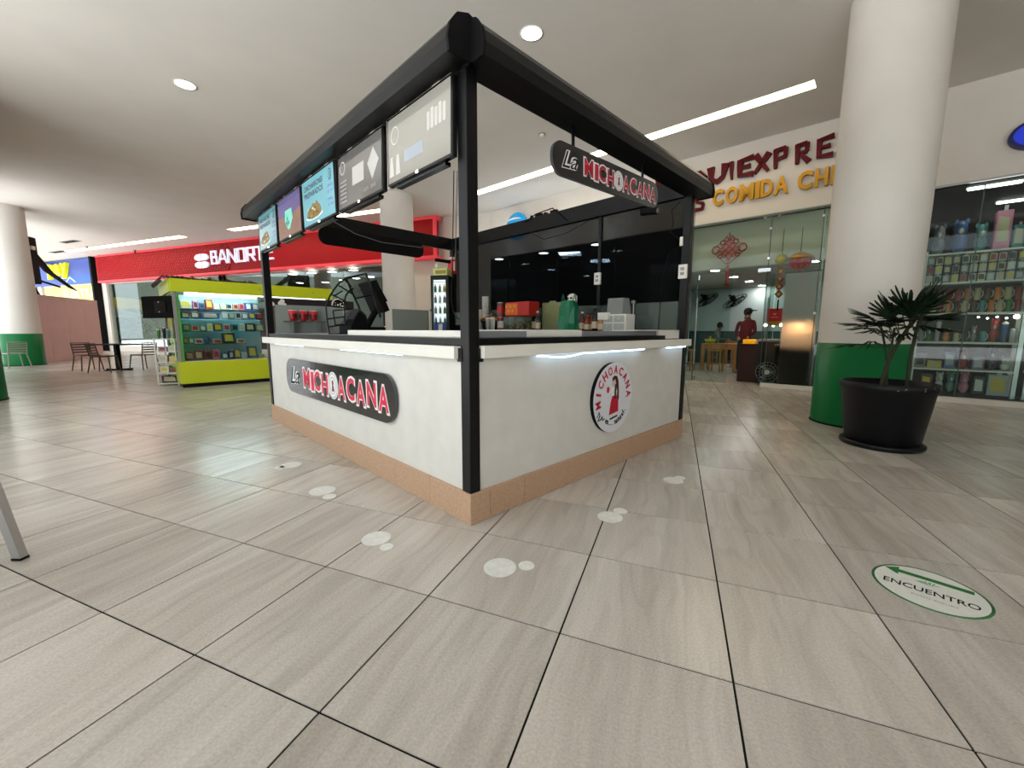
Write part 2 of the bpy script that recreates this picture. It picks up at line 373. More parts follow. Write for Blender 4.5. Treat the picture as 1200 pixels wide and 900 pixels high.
# downlights, strips, small ceiling fittings
def downlight(x, y, label, r=.13, z=CEIL, em=m_lamp, group=None):
    t = thing('downlight', label, 'ceiling light', tr(x, y, z), group)
    part('trim_ring', MB().lathe([(r, -.001), (r + .022, -.002), (r + .024, -.008), (r, -.006)], 24), m_white, t)
    part('lamp_disc', MB().lathe([(.001, -.003), (r, -.003)], 24), em, t)
    return t
p = gz(623, 39, CEIL); downlight(p.x, p.y, 'round downlight directly above the kiosk corner post')
p = gz(217, 99, CEIL); downlight(p.x, p.y, 'lone round downlight in the bare ceiling at upper left')
def strip(M, x0, x1, y0, y1, label):
    t = thing('light_strip', label, 'ceiling light', M @ tr(x0, y0, CEIL))
    L_, w_ = x1 - x0, y1 - y0
    hb = MB(); hb.box(0, L_, -.01, 0, -.004, .0); hb.box(0, L_, w_, w_ + .01, -.004, 0); part('edge_profile', hb, m_white, t)
    part('diffuser', MB().box(0, L_, 0, w_, -.003, -.001), m_lampw, t)
def inv1(P): return WF1.inverted() @ P
def inv2(P): return WF2.inverted() @ P
sa0 = inv1(gz(480, 249, CEIL)); sa1 = inv1(gz(955, 98, CEIL)); ym = sa1.y
strip(WF1, inv1(gz(552, 226, CEIL)).x, sa1.x, ym - .13, ym + .13, 'long warm ceiling light strip in front of the restaurant wall')
b0 = inv2(gz(268, 269, CEIL)); b1 = inv2(gz(450, 247, CEIL)); yb = inv2(gz(340, 260.5, CEIL)).y
strip(WF2, b0.x, b1.x + .6, yb - .15, yb + .15, 'ceiling light strip in front of the bank, behind the menu screens')
c0 = inv2(gz(70, 294, CEIL)); c1 = inv2(gz(217, 277.5, CEIL))
strip(WF2, c0.x, c1.x, yb - .15, yb + .15, 'ceiling light strip above the far left cafe tables')
p = gz(635, 157, CEIL)
t = thing('smoke_detector', 'small grey smoke detector on the ceiling right of the corner post', 'smoke detector', tr(p.x, p.y, CEIL))
part('base_plate', MB().lathe([(.001, -.012), (.065, -.012), (.065, 0)], 20), m_grey, t)
part('sensor_head', MB().lathe([(.001, -.05), (.03, -.05), (.048, -.03), (.05, -.012)], 20), m_white, t)
for k, (x, y, lb) in enumerate(((82, 283, 'dark ceiling vent slot nearer the kiosk, at far left'), (68, 295, 'dark ceiling vent slot at the end of the far light strip'))):
    p = gz(x, y, CEIL); t = thing('ceiling_vent', lb, 'vent', tr(p.x, p.y, CEIL) @ rz(A2))
    part('frame', MB().box(-.6, .6, -.14, .14, -.012, 0), m_grey, t)
    for q in range(3): part('louvre', MB().box(-.56, .56, -.09 + q * .07, -.05 + q * .07, -.02, -.012), m_blackm, t)
for x, y, lb in ((102, 289, 'sprinkler in the ceiling above the blue shop sign'), (117, 299, 'sprinkler where blue and red signs meet'), (158, 293, 'sprinkler above the red bank sign, left end')):
    p = gz(x, y, CEIL); t = thing('sprinkler', lb, 'sprinkler', tr(p.x, p.y, CEIL))
    part('escutcheon', MB().lathe([(.001, -.02), (.07, -.015), (.08, 0)], 12), m_grey, t)
    part('head', MB().lathe([(.001, -.14), (.06, -.14), (.06, -.12), (.02, -.11), (.03, -.02)], 10), m_blackm, t)

# ================================================================== SNACK KIOSK
KW, KD, PH, TH = 3.013, 4.187, .196, 2.54
kiosk = thing('snack_kiosk', 'corner snack kiosk with white counter walls, tan stone plinth and black frame', 'kiosk', KF)
m_stone = mat('tan_stone', (186, 152, 124), .7, var=.12, scale=55, bump=.35)
m_panel = mat('kiosk_panel_paint', (213, 210, 203), .6, var=.045, scale=6, bump=.12)
def plinth_block(x0, x1, y0, y1):
    part('plinth_stone', MB().bbox(x0 + .0015, x1 - .0015, y0 + .0015, y1 - .0015, 0, PH + R.uniform(-.001, .001), b=.003), m_stone, kiosk)
js = [0, .44, .91, 1.39, 1.88, 2.34, 2.80, 3.27, 3.74, KD]
for a, b_ in zip(js, js[1:]): plinth_block(0, .16, a, b_)
xs_ = [.16, .47, .94, 1.41, 1.88, 2.35, 2.82, KW]
for a, b_ in zip(xs_, xs_[1:]): plinth_block(a, b_, 0, .16); plinth_block(a, b_, KD - .16, KD)
ys_ = [.16, .62, 1.09, 1.56, 2.03, 2.5, 2.97, 3.44, KD - .16]
for a, b_ in zip(ys_, ys_[1:]): plinth_block(KW - .16, KW, a, b_)
part('inner_floor', MB().box(.16, KW - .16, .16, KD - .16, 0, .02), mat('inner_floor_vinyl', (90, 84, 78), .6), kiosk)
PX = .085
def wallp(x0, x1, y0, y1): part('counter_wall', MB().box(x0, x1, y0, y1, PH, 1.075), m_panel, kiosk)
wallp(.018, .12, PX, KD - .02); wallp(PX, KW - .02, .018, .12); wallp(KW - .12, KW - .02, PX, KD - PX); wallp(.12, 2.0, KD - .12, KD - .02)
for (x, y) in ((0.005, 0.005), (KW - .085, .005), (.005, KD - .085), (KW - .085, KD - .085)):
    pb = MB(); pb.bbox(x, x + .08, y, y + .08, PH, TH, b=.004)
    part('corner_post', pb, m_black, kiosk)
part('mid_post', MB().bbox(KW - .06, KW - .02, 1.1, 1.14, 1.1, TH + .06, b=.003), m_black, kiosk)
# white ledges round the counter
part('ledge', MB().bbox(-.03, .06, .1, KD + .07, 1.0, 1.075, b=.003), m_white, kiosk)
part('ledge', MB().bbox(.09, KW + .03, -.03, .06, 1.005, 1.078, b=.003), m_white, kiosk)
for c in ((.02, .085, .05), (.085, .02, .05)):
    part('bracket', MB().box(c[0] - .02, c[0] + .025, c[1] - .02, c[1] + .025, .985, 1.065), m_black, kiosk)
# black rail over the ledges
part('rail', MB().box(.015, .075, .08, KD - .08, 1.08, 1.12), m_black, kiosk)
part('rail', MB().box(.08, 2.5, .015, .075, 1.08, 1.12), m_black, kiosk)
part('rail', MB().box(KW - .075, KW - .015, .08, KD - .08, 1.08, 1.12), m_black, kiosk)
# beams (box section) and rounded awning cassettes
def beam(x0, x1, y0, y1, z0=TH, z1=TH + .19): part('beam', MB().bbox(x0, x1, y0, y1, z0, z1, b=.004), m_black, kiosk)
beam(.02, .085, .0, KD); beam(.085, KW, .02, .085); beam(KW - .085, KW - .02, .08, KD - .03); beam(.085, KW - .085, KD - .085, KD - .02)
def casprof(r): return [(-r * .9 - .01, .0), (-r * 1.02, .06), (-r * .92, .12), (-r * .6, .175), (-r * .1, .2), (.03, .19), (.03, .0)]
def cassette(along_y, a, b_):
    pr = [(q[0], q[1]) for q in casprof(.13)]
    mb = MB(); n = len(pr); c0, c1 = [], []
    for u, z in pr:
        P0 = (u, a, TH + z) if along_y else (a, u, TH + z); P1 = (u, b_, TH + z) if along_y else (b_, u, TH + z); c0.append(P0); c1.append(P1)
    mb.add(c0 + c1, [(i, (i + 1) % n, n + (i + 1) % n, n + i) if along_y else (n + i, n + (i + 1) % n, (i + 1) % n, i) for i in range(n)], 0, False)
    o = part('awning_cassette', mb, m_black, kiosk)
    for c in (a, b_):
        s_ = -1 if c == a else 1
        vs = [((u * 1.08, c + d * s_, TH - .012 + z * 1.1) if along_y else (c + d * s_, u * 1.08, TH - .012 + z * 1.1)) for d in (0, .018) for u, z in pr]
        mb2 = MB().add(vs, [tuple(range(n)), tuple(range(2 * n - 1, n - 1, -1))] + [(i, (i + 1) % n, n + (i + 1) % n, n + i) for i in range(n)], 0)
        part('end_cap', mb2, m_blackm, o)
    return o
cassette(True, -.03, KD + .12); cassette(False, .02, KW + .1)
part('silver_bead', MB().box(.006, .02, .09, KD, TH + .035, TH + .042), m_steel, kiosk)
# far-side pull cords at the right post
for k, dx in enumerate((.05, .085, .12)):
    part('pull_cord', MB().tube([(KW + dx, .05, TH), (KW + dx * .9, .05, .9)], .004, 5), mat('cord_grey', (70, 72, 66), .6), kiosk)
# dark roller screen on the side facing the phone shop
m_screen = glass('dark_screen_mesh', (150, 152, 154), -1, .15, dark=((26, 27, 28), .3))
part('roller_screen', MB().box(KW - .05, KW - .046, 1.14, KD - .1, 1.47, TH + .1), m_screen, kiosk)
part('roller_screen', MB().box(KW - .05, KW - .046, .09, 1.10, 1.47, TH + .1), m_screen, kiosk)
m_guard = glass('grey_glass', (175, 190, 184), .06, .05, dark=((104, 116, 110), .5))
m_guard2 = glass('pale_grey_glass', (200, 210, 206), .06, .05, dark=((176, 184, 178), .6))
def guard(x0, x1, y0, y1, z1=1.48, m=None): part('glass_guard', MB().box(x0, x1, y0, y1, 1.12, z1), m or m_guard, kiosk)
guard(KW - .06, KW - .05, .1, .60); guard(KW - .06, KW - .05, .66, 1.8); guard(KW - .06, KW - .05, 1.85, 2.9); guard(KW - .06, KW - .05, 2.95, KD - .1)
guard(.11, .98, KD - .07, KD - .06, 1.49, m_guard2); guard(1.76, 2.43, KD - .07, KD - .06, 1.495, m_guard2)
for x, y in ((KW - .055, .63), (KW - .055, 1.825), (KW - .055, 2.925), (2.46, KD - .065), (1.0, KD - .065)):
    part('glass_clamp_post', MB().cyl((x, y, 1.12), (x, y, 1.5), .009, seg=8), m_steel, kiosk)
    part('clamp_cap', MB().box(x - .02, x + .02, y - .02, y + .02, 1.485, 1.515), m_steel, kiosk)
# counter tops: white slabs by the front, grey ones behind
part('counter_top', MB().bbox(.08, .55, .09, 1.83, 1.12, 1.166, b=.004), m_white, kiosk)
part('counter_top', MB().bbox(.56, 1.2, .085, .6, 1.12, 1.172, b=.004), m_white, kiosk)
gt = mat('grey_laminate', (128, 130, 134), .4)
part('counter_top', MB().bbox(.14, .555, .07, .6, 1.12, 1.165, b=.004), gt, kiosk)
part('counter_top', MB().bbox(1.21, 2.95, .085, .6, 1.12, 1.162, b=.004), gt, kiosk)
part('counter_top', MB().bbox(.085, .5, 1.85, KD - .09, 1.09, 1.125, b=.004), gt, kiosk)
part('counter_top', MB().bbox(KW - .7, KW - .08, .62, KD - .09, 1.09, 1.15, b=.004), gt, kiosk)
part('counter_top', MB().bbox(.51, 2.2, KD - .5, KD - .09, 1.09, 1.13, b=.004), gt, kiosk)
part('white_edge_trim', MB().box(2.45, 2.95, .062, .084, 1.085, 1.165), m_white, kiosk)
part('white_edge_trim', MB().box(2.0, 2.9, .05, .3, 1.166, 1.174), m_white, kiosk)
# LED tape under the right ledge, sagging where it came loose
m_led = mat('led_tape_light', (190, 225, 255), .5, emit=6)
lp = [(.55 + .05 * i, -.026, 1.0 - .018 * math.sin(PI * min(1, max(0, (i - 1) / 9)))) for i in range(13)]
t = single('led_tape', MB().tube(lp + [(2.0, -.026, 1.0)], .005, 5), m_led, KF, 'cold white light tape sagging under the right counter ledge', 'light strip')
single('led_tape', MB().tube([(2.45, -.026, 1.0), (2.9, -.026, 1.0)], .005, 5), m_led, KF, 'short cold light tape under the right end of the ledge', 'light strip')
single('led_tape', MB().box(-.026, -.02, .7, 1.75, .995, .9995), mat('led_tape_dim', (205, 235, 255), .5, emit=2.0), KF, 'faint light tape under the left ledge, nearer the corner post', 'light strip')
single('led_tape', MB().box(-.026, -.02, 2.7, 3.7, .995, .9995), mat('led_tape_dim'), KF, 'faint light tape under the left ledge, above the script letters', 'light strip')

# ---- board sign with "La MICHOACANA"
m_signw = mat('sign_white', (240, 238, 238), .4); m_signp = mat('sign_pink', (214, 22, 66), .4); m_signk = mat('sign_black', (24, 24, 26), .16, coat=.5)
m_signd = mat('sign_grey_ring', (150, 150, 152), .4)
def sign_board(M, L_, hgt, label, r=None, pink=m_signp, rods=None, yaw=None):
    t = thing('name_board', label, 'sign', M)
    r = r or hgt * .46
    part('board', MB().prism(stadium(0, L_, 0, hgt, r), 0, .022, 0, 1), [m_signk, mat('sign_edge', (70, 74, 76), .4)], t)
    unit = L_ * .0735; cap = hgt * .52; zc = hgt * .5; x0 = L_ * .235
    xc = {}
    x = x0
    for ch in 'MICHOACANA': xc[len(xc)] = x; x += unit * (.5 if ch == 'I' else 1.2 if ch == 'M' else 1.05)
    for k, ch in enumerate('MICHOACANA'):
        if ch == 'O': continue
        w_ = unit * (.42 if ch == 'I' else 1.0 if ch == 'M' else .84); up = .02 * hgt * (-1 if k % 2 else 1)
        ou = text_mesh(ch, 1, 0, .06, width=w_ + unit * .2, height=cap + unit * .2, mats=m_signw); lo = part('letter', text_mesh(ch, 1, 0, .03, width=w_, height=cap, mats=pink), None, t, tr(xc[k], -.004, zc - cap / 2 + up))
        part('letter_outline', ou, None, lo, tr(-unit * .1, .002, -unit * .1))
    # round emblem standing for the O
    ex = xc[4] + unit * .45; er = hgt * .34
    part('emblem_disc', MB().prism(arc_poly(ex, zc, er * .92, er), -.003, -.001), m_signw, t)
    ring = MB()
    for rr in (.9, .62):
        n = 32; vs = []
        for i in range(n):
            a = 2 * PI * i / n
            for q in (rr, rr - .05): vs.append((ex + er * .92 * q * math.cos(a), -.0045, zc + er * q * math.sin(a)))
        ring.add(vs, [(2 * i, 2 * i + 1, (2 * i + 3) % (2 * n), (2 * i + 2) % (2 * n)) for i in range(n)])
    part('emblem_ring', ring, m_signd, t)
    fg = MB(); fg.prism([(ex - er * .2, zc - er * .42), (ex + er * .22, zc - er * .42), (ex + er * .1, zc + .02 * er), (ex - er * .1, zc + .02 * er)], -.005, -.003); fg.prism(arc_poly(ex, zc + er * .2, er * .14, er * .2, n=12), -.005, -.003, 0)
    part('emblem_figure', fg, mat('emblem_dark_red', (120, 20, 40), .5), t)
    # slanted "La"
    u = hgt * .5
    for nm2, off, dy, gx, mm in (('script_outline', .07, -.002, .012, m_signw), ('script', .0, -.004, 0, m_blackm)):
        me = text_mesh('La', 1, 0, off, width=L_ * .12 + gx, height=u + gx, shear=.45, mats=mm); part(nm2, me, None, t, tr(L_ * .065 - gx / 2, dy, zc - u * .5 - gx / 2) @ Matrix.Rotation(-math.radians(4), 4, 'Y'))
    return t
sign_board(KL @ tr(-3.38, -.012, .47), 2.54, .375, 'black rounded board with pink letters on the left counter wall', r=.17)
# hanging one over the right side, slightly tilted
hs = sign_board(KF @ tr(.70, -.012, 2.185) @ Matrix.Rotation(-math.radians(2.2), 4, 'Y'), 1.46, .215, 'black rounded board with pink letters hanging from the right beam', pink=mat('sign_crimson', (190, 12, 48), .4))
for x in (.22, 1.18): part('hanger_rod', MB().box(x, x + .022, .004, .016, .2, .40), m_black, hs)
# its twin on the far side, seen from the back
t = thing('name_board', 'black rounded board hanging under the far beam, seen from behind', 'sign', KF @ tr(.70, KD - .1, 2.33))
part('board', MB().prism(stadium(0, 1.64, 0, .235, .11), 0, .03), m_blackm, t)
part('cable', MB().tube([(0.1, -.02, .35), (.5, -.02, .2), (.9, -.02, .14), (1.6, -.02, .16)], .006, 5), m_grey, t)
for x in (.2, 1.4): part('hanger_rod', MB().box(x, x + .02, .005, .02, .22, .26), m_black, t)

# ---- round emblem on the right wall
t = thing('round_emblem', 'round white emblem with a braided woman on the right counter wall', 'sign', KF @ tr(1.53, -.004, .61))
part('disc', MB().prism(arc_poly(0, 0, .30, .295, n=48), -.012, .02, 0, 1), [mat('emblem_white', (222, 224, 230), .4), m_blackm], t)
lt = MB(); rr = .235
for k, ch in enumerate('MICHOACANA'):
    a = math.radians(190 - k * 20.8)
    me = text_mesh(ch, 1, .001, .02, width=.058 if ch != 'I' else .02, height=.072, center=True)
    mesh_into(lt, me, tr(rr * math.cos(a), -.0145, rr * math.sin(a)) @ Matrix.Rotation(-(a - PI / 2), 4, 'Y'))
part('arched_lettering', lt, mat('emblem_red', (186, 14, 44), .5), t)
lt = MB(); chars = 'es... natural.'
for k, ch in enumerate(chars):
    if ch == ' ': continue
    a = math.radians(240 + k * 6.5)
    hh = {'.': .01, 't': .045, 'l': .05}.get(ch, .034); ww = {'.': .01, 'l': .01, 't': .018, 'r': .018}.get(ch, .026)
    me = text_mesh(ch, 1, .001, .01, width=ww, height=hh)
    mesh_into(lt, me, tr(.235 * math.cos(a), -.0145, .235 * math.sin(a)) @ Matrix.Rotation(-(a + PI / 2), 4, 'Y') @ tr(-ww / 2, 0, 0))
part('motto', lt, m_blackm, t)
fig = MB()
fig.prism([(-.075, -.15), (.085, -.13), (.08, -.02), (.045, .04), (-.02, .04), (-.05, -.03)], -.0145, -.012, 0)       # skirt
fig.prism([(-.045, .03), (.05, .03), (.055, .09), (.02, .13), (-.03, .12), (-.1, .06), (-.1, .045), (-.04, .07)], -.015, -.012, 1)  # blouse, arm
fig.prism(arc_poly(-.005, .155, .034, .045, n=14), -.0155, -.012, 2)                                                  # face
fig.prism([(-.035, .17), (-.03, .205), (.0, .222), (.04, .215), (.066, .17), (.078, .08), (.085, -.01), (.066, -.02), (.055, .06), (.035, .13), (.01, .19)], -.0165, -.012, 3)  # hair
fig.tube([(.02, -.0165, .14), (.012, -.0165, .06), (.02, -.0165, .0)], .011, 6, 3)
fig.prism([(-.125, .075), (-.1, .062), (-.085, .1), (-.1, .125), (-.125, .115)], -.0165, -.012, 0)                      # ice lolly
fig.prism([(-.06, -.185), (.07, -.165), (.07, -.18), (-.055, -.2)], -.0145, -.012, 4)
fig.v = [(v[0] * .88, v[1], v[2] * .88 - .01) for v in fig.v]
part('woman_figure', fig, [mat('emblem_red'), mat('sign_white'), mat('emblem_skin', (214, 190, 176), .6), mat('emblem_hair', (58, 14, 20), .5), m_blackm], t)
sc_ = MB().tube([(x * .8 - .015, y, z * .8 - .09) for x, y, z in [(-.285, -.014, -.06), (-.25, -.014, -.01), (-.235, -.014, -.045), (-.27, -.014, -.1), (-.22, -.014, -.09), (-.195, -.014, -.06), (-.19, -.014, -.1), (-.15, -.014, -.09)]], .004, 5)
part('script_mark', sc_, m_blackm, t)

# ---- five menu screens under the left beam (facing out)
m_bez = mat('bezel_black', (12, 12, 12), .25); m_pale = mat('pale_plastic', (196, 190, 180), .45)
scr = [(.075, .785, (150, 147, 138), 'first', 'glossy menu screen with painted pale grey reflection beside the corner post'),
       (.86, 1.60, (104, 102, 99), 'second', 'menu screen with painted dark grey reflection, second from the corner post'),
       (1.65, 2.41, (112, 168, 180), 'snack', 'blue menu screen headed CHICHARRONES PREPARADOS'),
       (2.475, 3.195, (98, 90, 136), 'purple', 'purple and brown menu screen with a teal glass'),
       (3.275, 3.98, (92, 146, 158), 'snack', 'blue menu screen at the far left end')]
for y0, y1, c, kind, lb in scr:
    w_ = y1 - y0; h_ = .415
    t = thing('menu_screen', lb, 'screen', KL @ tr(-y1, -.035, 2.105) @ Matrix.Rotation(math.radians(R.uniform(-2.0, 1.0)), 4, 'X'))
    part('casing', MB().bbox(0, w_, 0, .035, 0, h_, b=.004), m_bez, t)
    part('bezel', MB().prism([(0, 0), (w_, 0), (w_, h_), (0, h_)], -.003, 0), m_bez, t)
    bright = kind in ('snack', 'purple')
    ms = mat('display_%d' % int(y0 * 100), c, .12, emit=.55 if bright else .14, coat=1)  # grey screens: colour and faint glow imitate the reflected ceiling and plaza
    part('display', MB().box(.014, w_ - .014, -.0045, -.003, .014, h_ - .014), ms, t)
    part('side_bracket', MB().box(-.03 if y1 < 1.7 else -.012, 0, .01, .04, 0, h_ + .01), m_pale, t)
    part('speaker_bar', MB().box(w_ * .12, w_ * .88, .012, .05, -.022, 0), m_bez, t)
    part('hanger', MB().box(w_ * .2, w_ * .3, .012, .03, h_, h_ + .05), m_pale, t)
    part('hanger', MB().box(w_ * .7, w_ * .8, .012, .03, h_, h_ + .05), m_pale, t)
    part('top_edge', MB().box(.02 * w_, w_ * .98, .002, .02, h_, h_ + .006), m_pale, t)
    part('status_light', MB().box(w_ / 2 - .01, w_ / 2 + .01, -.006, -.003, .002, .014), m_lamp, t)
    pc = MB()
    def emt(k, rgb, e=.4): return mat('print_' + k, rgb, .3, emit=e)
    if kind == 'snack':
        tx = MB()
        for s_, z in (('CHICHARRONES', .31), ('PREPARADOS', .245)):
            mesh_into(tx, text_mesh(s_, 1, 0, .02, width=w_ * .6, height=.048), tr(w_ * .08, -.005, z))
        part('headline', tx, mat('print_dark', (20, 30, 34), .4), t)
        fo = MB(); fo.prism(arc_poly(w_ * .37, .075, w_ * .27, .03, n=20), -.0055, -.005, 0)
        fo.prism([(w_ * .13, .08), (w_ * .17, .13), (w_ * .24, .16), (w_ * .29, .155), (w_ * .34, .19), (w_ * .41, .17), (w_ * .46, .195), (w_ * .53, .16), (w_ * .58, .13), (w_ * .6, .08), (w_ * .5, .06), (w_ * .3, .055)], -.006, -.005, 1)
        for q in range(14):
            a, b_ = w_ * R.uniform(.18, .56), R.uniform(.07, .15); fo.prism(arc_poly(a, b_, .02, .011, n=8), -.0066, -.005, 2 + q % 3)
        part('food_picture', fo, [emt('plate', (190, 200, 196)), emt('fried', (126, 104, 60), .3), emt('green', (66, 92, 40), .3), emt('cream', (206, 190, 140), .3), emt('brown', (92, 60, 34), .3)], t)
        pr_ = MB()
        for z, s_ in ((.235, 'GRANDE'), (.19, '$ 60'), (.13, 'CHICO'), (.085, '$ 40')):
            mesh_into(pr_, text_mesh(s_, .04, 0, .0004, width=w_ * .15, height=.022), tr(w_ * .8, -.005, z))
        part('prices', pr_, emt('violet', (96, 76, 150)), t, kind='stuff')
        ci = MB(); ci.prism(arc_poly(w_ * .88, .33, .036, .045, n=20), -.0055, -.005, 0); ci.prism(arc_poly(w_ * .88, .33, .028, .036, n=20), -.006, -.005, 1); ci.prism([(w_ * .875, .305), (w_ * .89, .305), (w_ * .89, .35), (w_ * .875, .35)], -.0065, -.005, 0)
        part('round_mark', ci, [mat('print_dark'), ms], t)
    elif kind == 'purple':
        fo = MB(); fo.prism([(.014, .014), (w_ - .014, .014), (w_ - .014, .24), (w_ * .6, .2), (.014, .23)], -.005, -.0045, 0)
        fo.prism([(w_ * .34, .27), (w_ * .62, .27), (w_ * .66, .17), (w_ * .52, .08), (w_ * .44, .08), (w_ * .32, .17)], -.006, -.005, 1)
        for q in range(9): a, b_ = w_ * R.uniform(.38, .58), R.uniform(.12, .25); fo.prism(arc_poly(a, b_, .018, .02, n=8), -.0066, -.005, 2 + q % 2)
        part('drink_picture', fo, [emt('caramel', (126, 96, 82), .35), emt('tealglass', (120, 190, 176), .4), emt('teal_dark', (20, 110, 110), .3), emt('mint', (70, 200, 160), .3)], t)
        pr_ = MB()
        for x, z, s_ in ((.08, .1, 'CHICO'), (.08, .05, '$35'), (.72, .1, 'GRANDE'), (.72, .05, '$45')):
            mesh_into(pr_, text_mesh(s_, .04, 0, .0004, width=w_ * .2, height=.028), tr(w_ * x, -.005, z))
        part('prices', pr_, emt('wine', (120, 40, 90)), t, kind='stuff')
    elif kind == 'second':
        fo = MB(); fo.prism(arc_poly(w_ * .12, .31, .045, .05, n=20), -.0052, -.0045, 0); fo.prism(arc_poly(w_ * .12, .31, .036, .04, n=20), -.0056, -.0045, 1)
        fo.prism([(w_ * .36, .14), (w_ * .62, .14), (w_ * .62, .27), (w_ * .36, .27)], -.0052, -.0045, 0)
        fo.prism([(w_ * .8, .11), (w_ * .93, .22), (w_ * .82, .32), (w_ * .7, .23)], -.0052, -.0045, 0)
        for q in range(6): fo.prism([(w_ * .06, .05 + q * .03), (w_ * .22, .05 + q * .03), (w_ * .22, .065 + q * .03), (w_ * .06, .065 + q * .03)], -.0052, -.0045, 2)
        mesh_into(fo, text_mesh('$35  $45', .05, 0, .0004, width=w_ * .25, height=.03), tr(w_ * .62, -.0052, .05), 2)
        part('faint_pictures', fo, [emt('pale', (176, 174, 170), .3), ms, emt('mid', (134, 130, 134), .3)], t, kind='stuff')
    else:
        fo = MB(); fo.prism(arc_poly(w_ * .14, .29, .05, .055, n=20), -.0052, -.0045, 0); fo.prism(arc_poly(w_ * .14, .29, .042, .047, n=20), -.0056, -.0045, 1)
        for q in range(5): fo.prism(stadium(w_ * (.66 + .055 * q), w_ * (.70 + .055 * q), .2, .3 + .012 * (q % 2), .01, 3), -.0052, -.0045, 0)
        fo.prism([(w_ * .3, .1), (w_ * .6, .1), (w_ * .6, .17), (w_ * .3, .17)], -.0052, -.0045, 2)
        fo.prism([(w_ * .04, .05), (w_ * .12, .05), (w_ * .1, .17), (w_ * .06, .17)], -.0052, -.0045, 0); fo.prism([(w_ * .15, .05), (w_ * .23, .05), (w_ * .21, .17), (w_ * .17, .17)], -.0052, -.0045, 0)
        part('faint_pictures', fo, [emt('pale2', (184, 182, 176), .3), ms, emt('mid2', (150, 158, 166), .3)], t, kind='stuff')

# ================================================================== FACADE 1: restaurant, phone shop, gift shop
# brush-stroke letters: strokes are wedges (x0,z0,w0,x1,z1,w1) in a unit cell
WON = {
 'M': [(.02, .0, .05, .16, 1., .24), (.14, .98, .22, .5, .28, .1), (.5, .28, .1, .86, 1., .24), (.84, .98, .26, .98, .0, .1)],
 'Q': [(.45, 1.0, .1, .05, .5, .22), (.05, .5, .22, .45, .02, .1), (.5, .02, .12, .92, .5, .22), (.95, .5, .2, .5, 1.0, .1), (.5, .35, .08, 1.05, -.12, .2)],
 'U': [(.1, 1.0, .26, .16, .25, .12), (.14, .25, .14, .55, .02, .16), (.5, .02, .14, .86, .3, .14), (.84, .25, .1, .95, 1.05, .26)],
 'I': [(.42, 1.05, .34, .56, .0, .12)],
 'E': [(.12, 1.0, .22, .14, .0, .16), (.1, .93, .12, 1.0, 1.02, .2), (.15, .5, .1, .82, .55, .18), (.1, .06, .12, 1.02, .04, .22)],
 'X': [(.05, 1.02, .26, .95, -.02, .14), (.95, 1.0, .24, .05, -.04, .12)],
 'P': [(.16, 1.0, .22, .2, -.05, .14), (.05, .95, .12, .85, .98, .18), (.85, 1.0, .18, .85, .5, .16), (.9, .52, .16, .2, .42, .1)],
 'R': [(.16, 1.0, .22, .2, -.05, .14), (.05, .95, .12, .8, .98, .18), (.8, 1.0, .18, .8, .55, .16), (.85, .55, .16, .2, .48, .1), (.35, .48, .12, 1.0, -.05, .24)],
 'S': [(.95, .9, .22, .15, .95, .12), (.15, .95, .14, .15, .58, .14), (.12, .58, .12, .9, .42, .18), (.88, .42, .16, .8, .05, .14), (.85, .06, .14, .0, .06, .22)]}
def strokes(mb, key, x, z, w, h, y0, y1, table, m=0):
    for (a, b_, w0, c, d, w1) in table[key]:
        p0 = Vector((x + a * w, z + b_ * h)); p1 = Vector((x + c * w, z + d * h)); dd = (p1 - p0).normalized(); nn = Vector((-dd.y, dd.x))
        q0, q1 = w0 * w * .85, w1 * w * .85
        mb.prism([tuple(p0 + nn * q0), tuple(p0 - nn * q0), tuple(p1 - nn * q1), tuple(p1 + nn * q1)], y0, y1, m)
m_dred = mat('sign_dark_red', (88, 3, 14), .4, spec=.15); m_gold = mat('sign_gold', (196, 144, 24), .35, .3)
rs = thing('shop_sign', 'dark red brush-style letters QUIEXPRES above the restaurant', 'sign', WF1 @ tr(0, -.06, 0))
def rp(x, y):   # photo pixel on facade 1 -> (x,z)
    r_ = ray(x, y); k = 9.8 / (r_.x * n1.x + r_.y * n1.y); P = WF1.inverted() @ (Vector((0, 0, H)) + r_ * k); return P.x, P.z
for ch, xa, ya, xb, yb_ in (('M', 770, 227, 790, 212), ('Q', 812, 222, 829, 202), ('U', 831, 217, 852, 197), ('I', 853, 212, 863, 195), ('E', 865, 209, 884, 190), ('X', 884, 204, 903, 184),
                            ('P', 906, 198, 924, 178), ('R', 931, 193, 950, 172), ('E', 957, 187, 978, 165), ('S', 983, 182, 1005, 160)):
    x0, z0 = rp(xa, ya); x1, z1 = rp(xb, yb_)
    _, z1 = rp(xa, ya - (ya - yb_) * .8)
    mb = MB(); strokes(mb, ch, x0, z0, x1 - x0, max(.33, z1 - z0 + .02), -.03, .055, WON); part('letter', mb, m_dred, rs)
x0, z0 = rp(815, 248); mb = MB(); strokes(mb, 'S', x0, z0, .2, .3, -.03, .055, WON); part('letter', mb, m_dred, rs)
gs = thing('shop_sign', 'gold block letters COMIDA CHINA above the restaurant glass', 'sign', WF1 @ tr(0, -.05, 0))
ends = {'C': None}
lx = [('C', 836, 848), ('O', 851, 865), ('M', 867, 883), ('I', 885, 890), ('D', 891, 905), ('A', 906, 923), ('C', 933, 950), ('H', 953, 968), ('I', 971, 976), ('N', 979, 994), ('A', 996, 1014)]
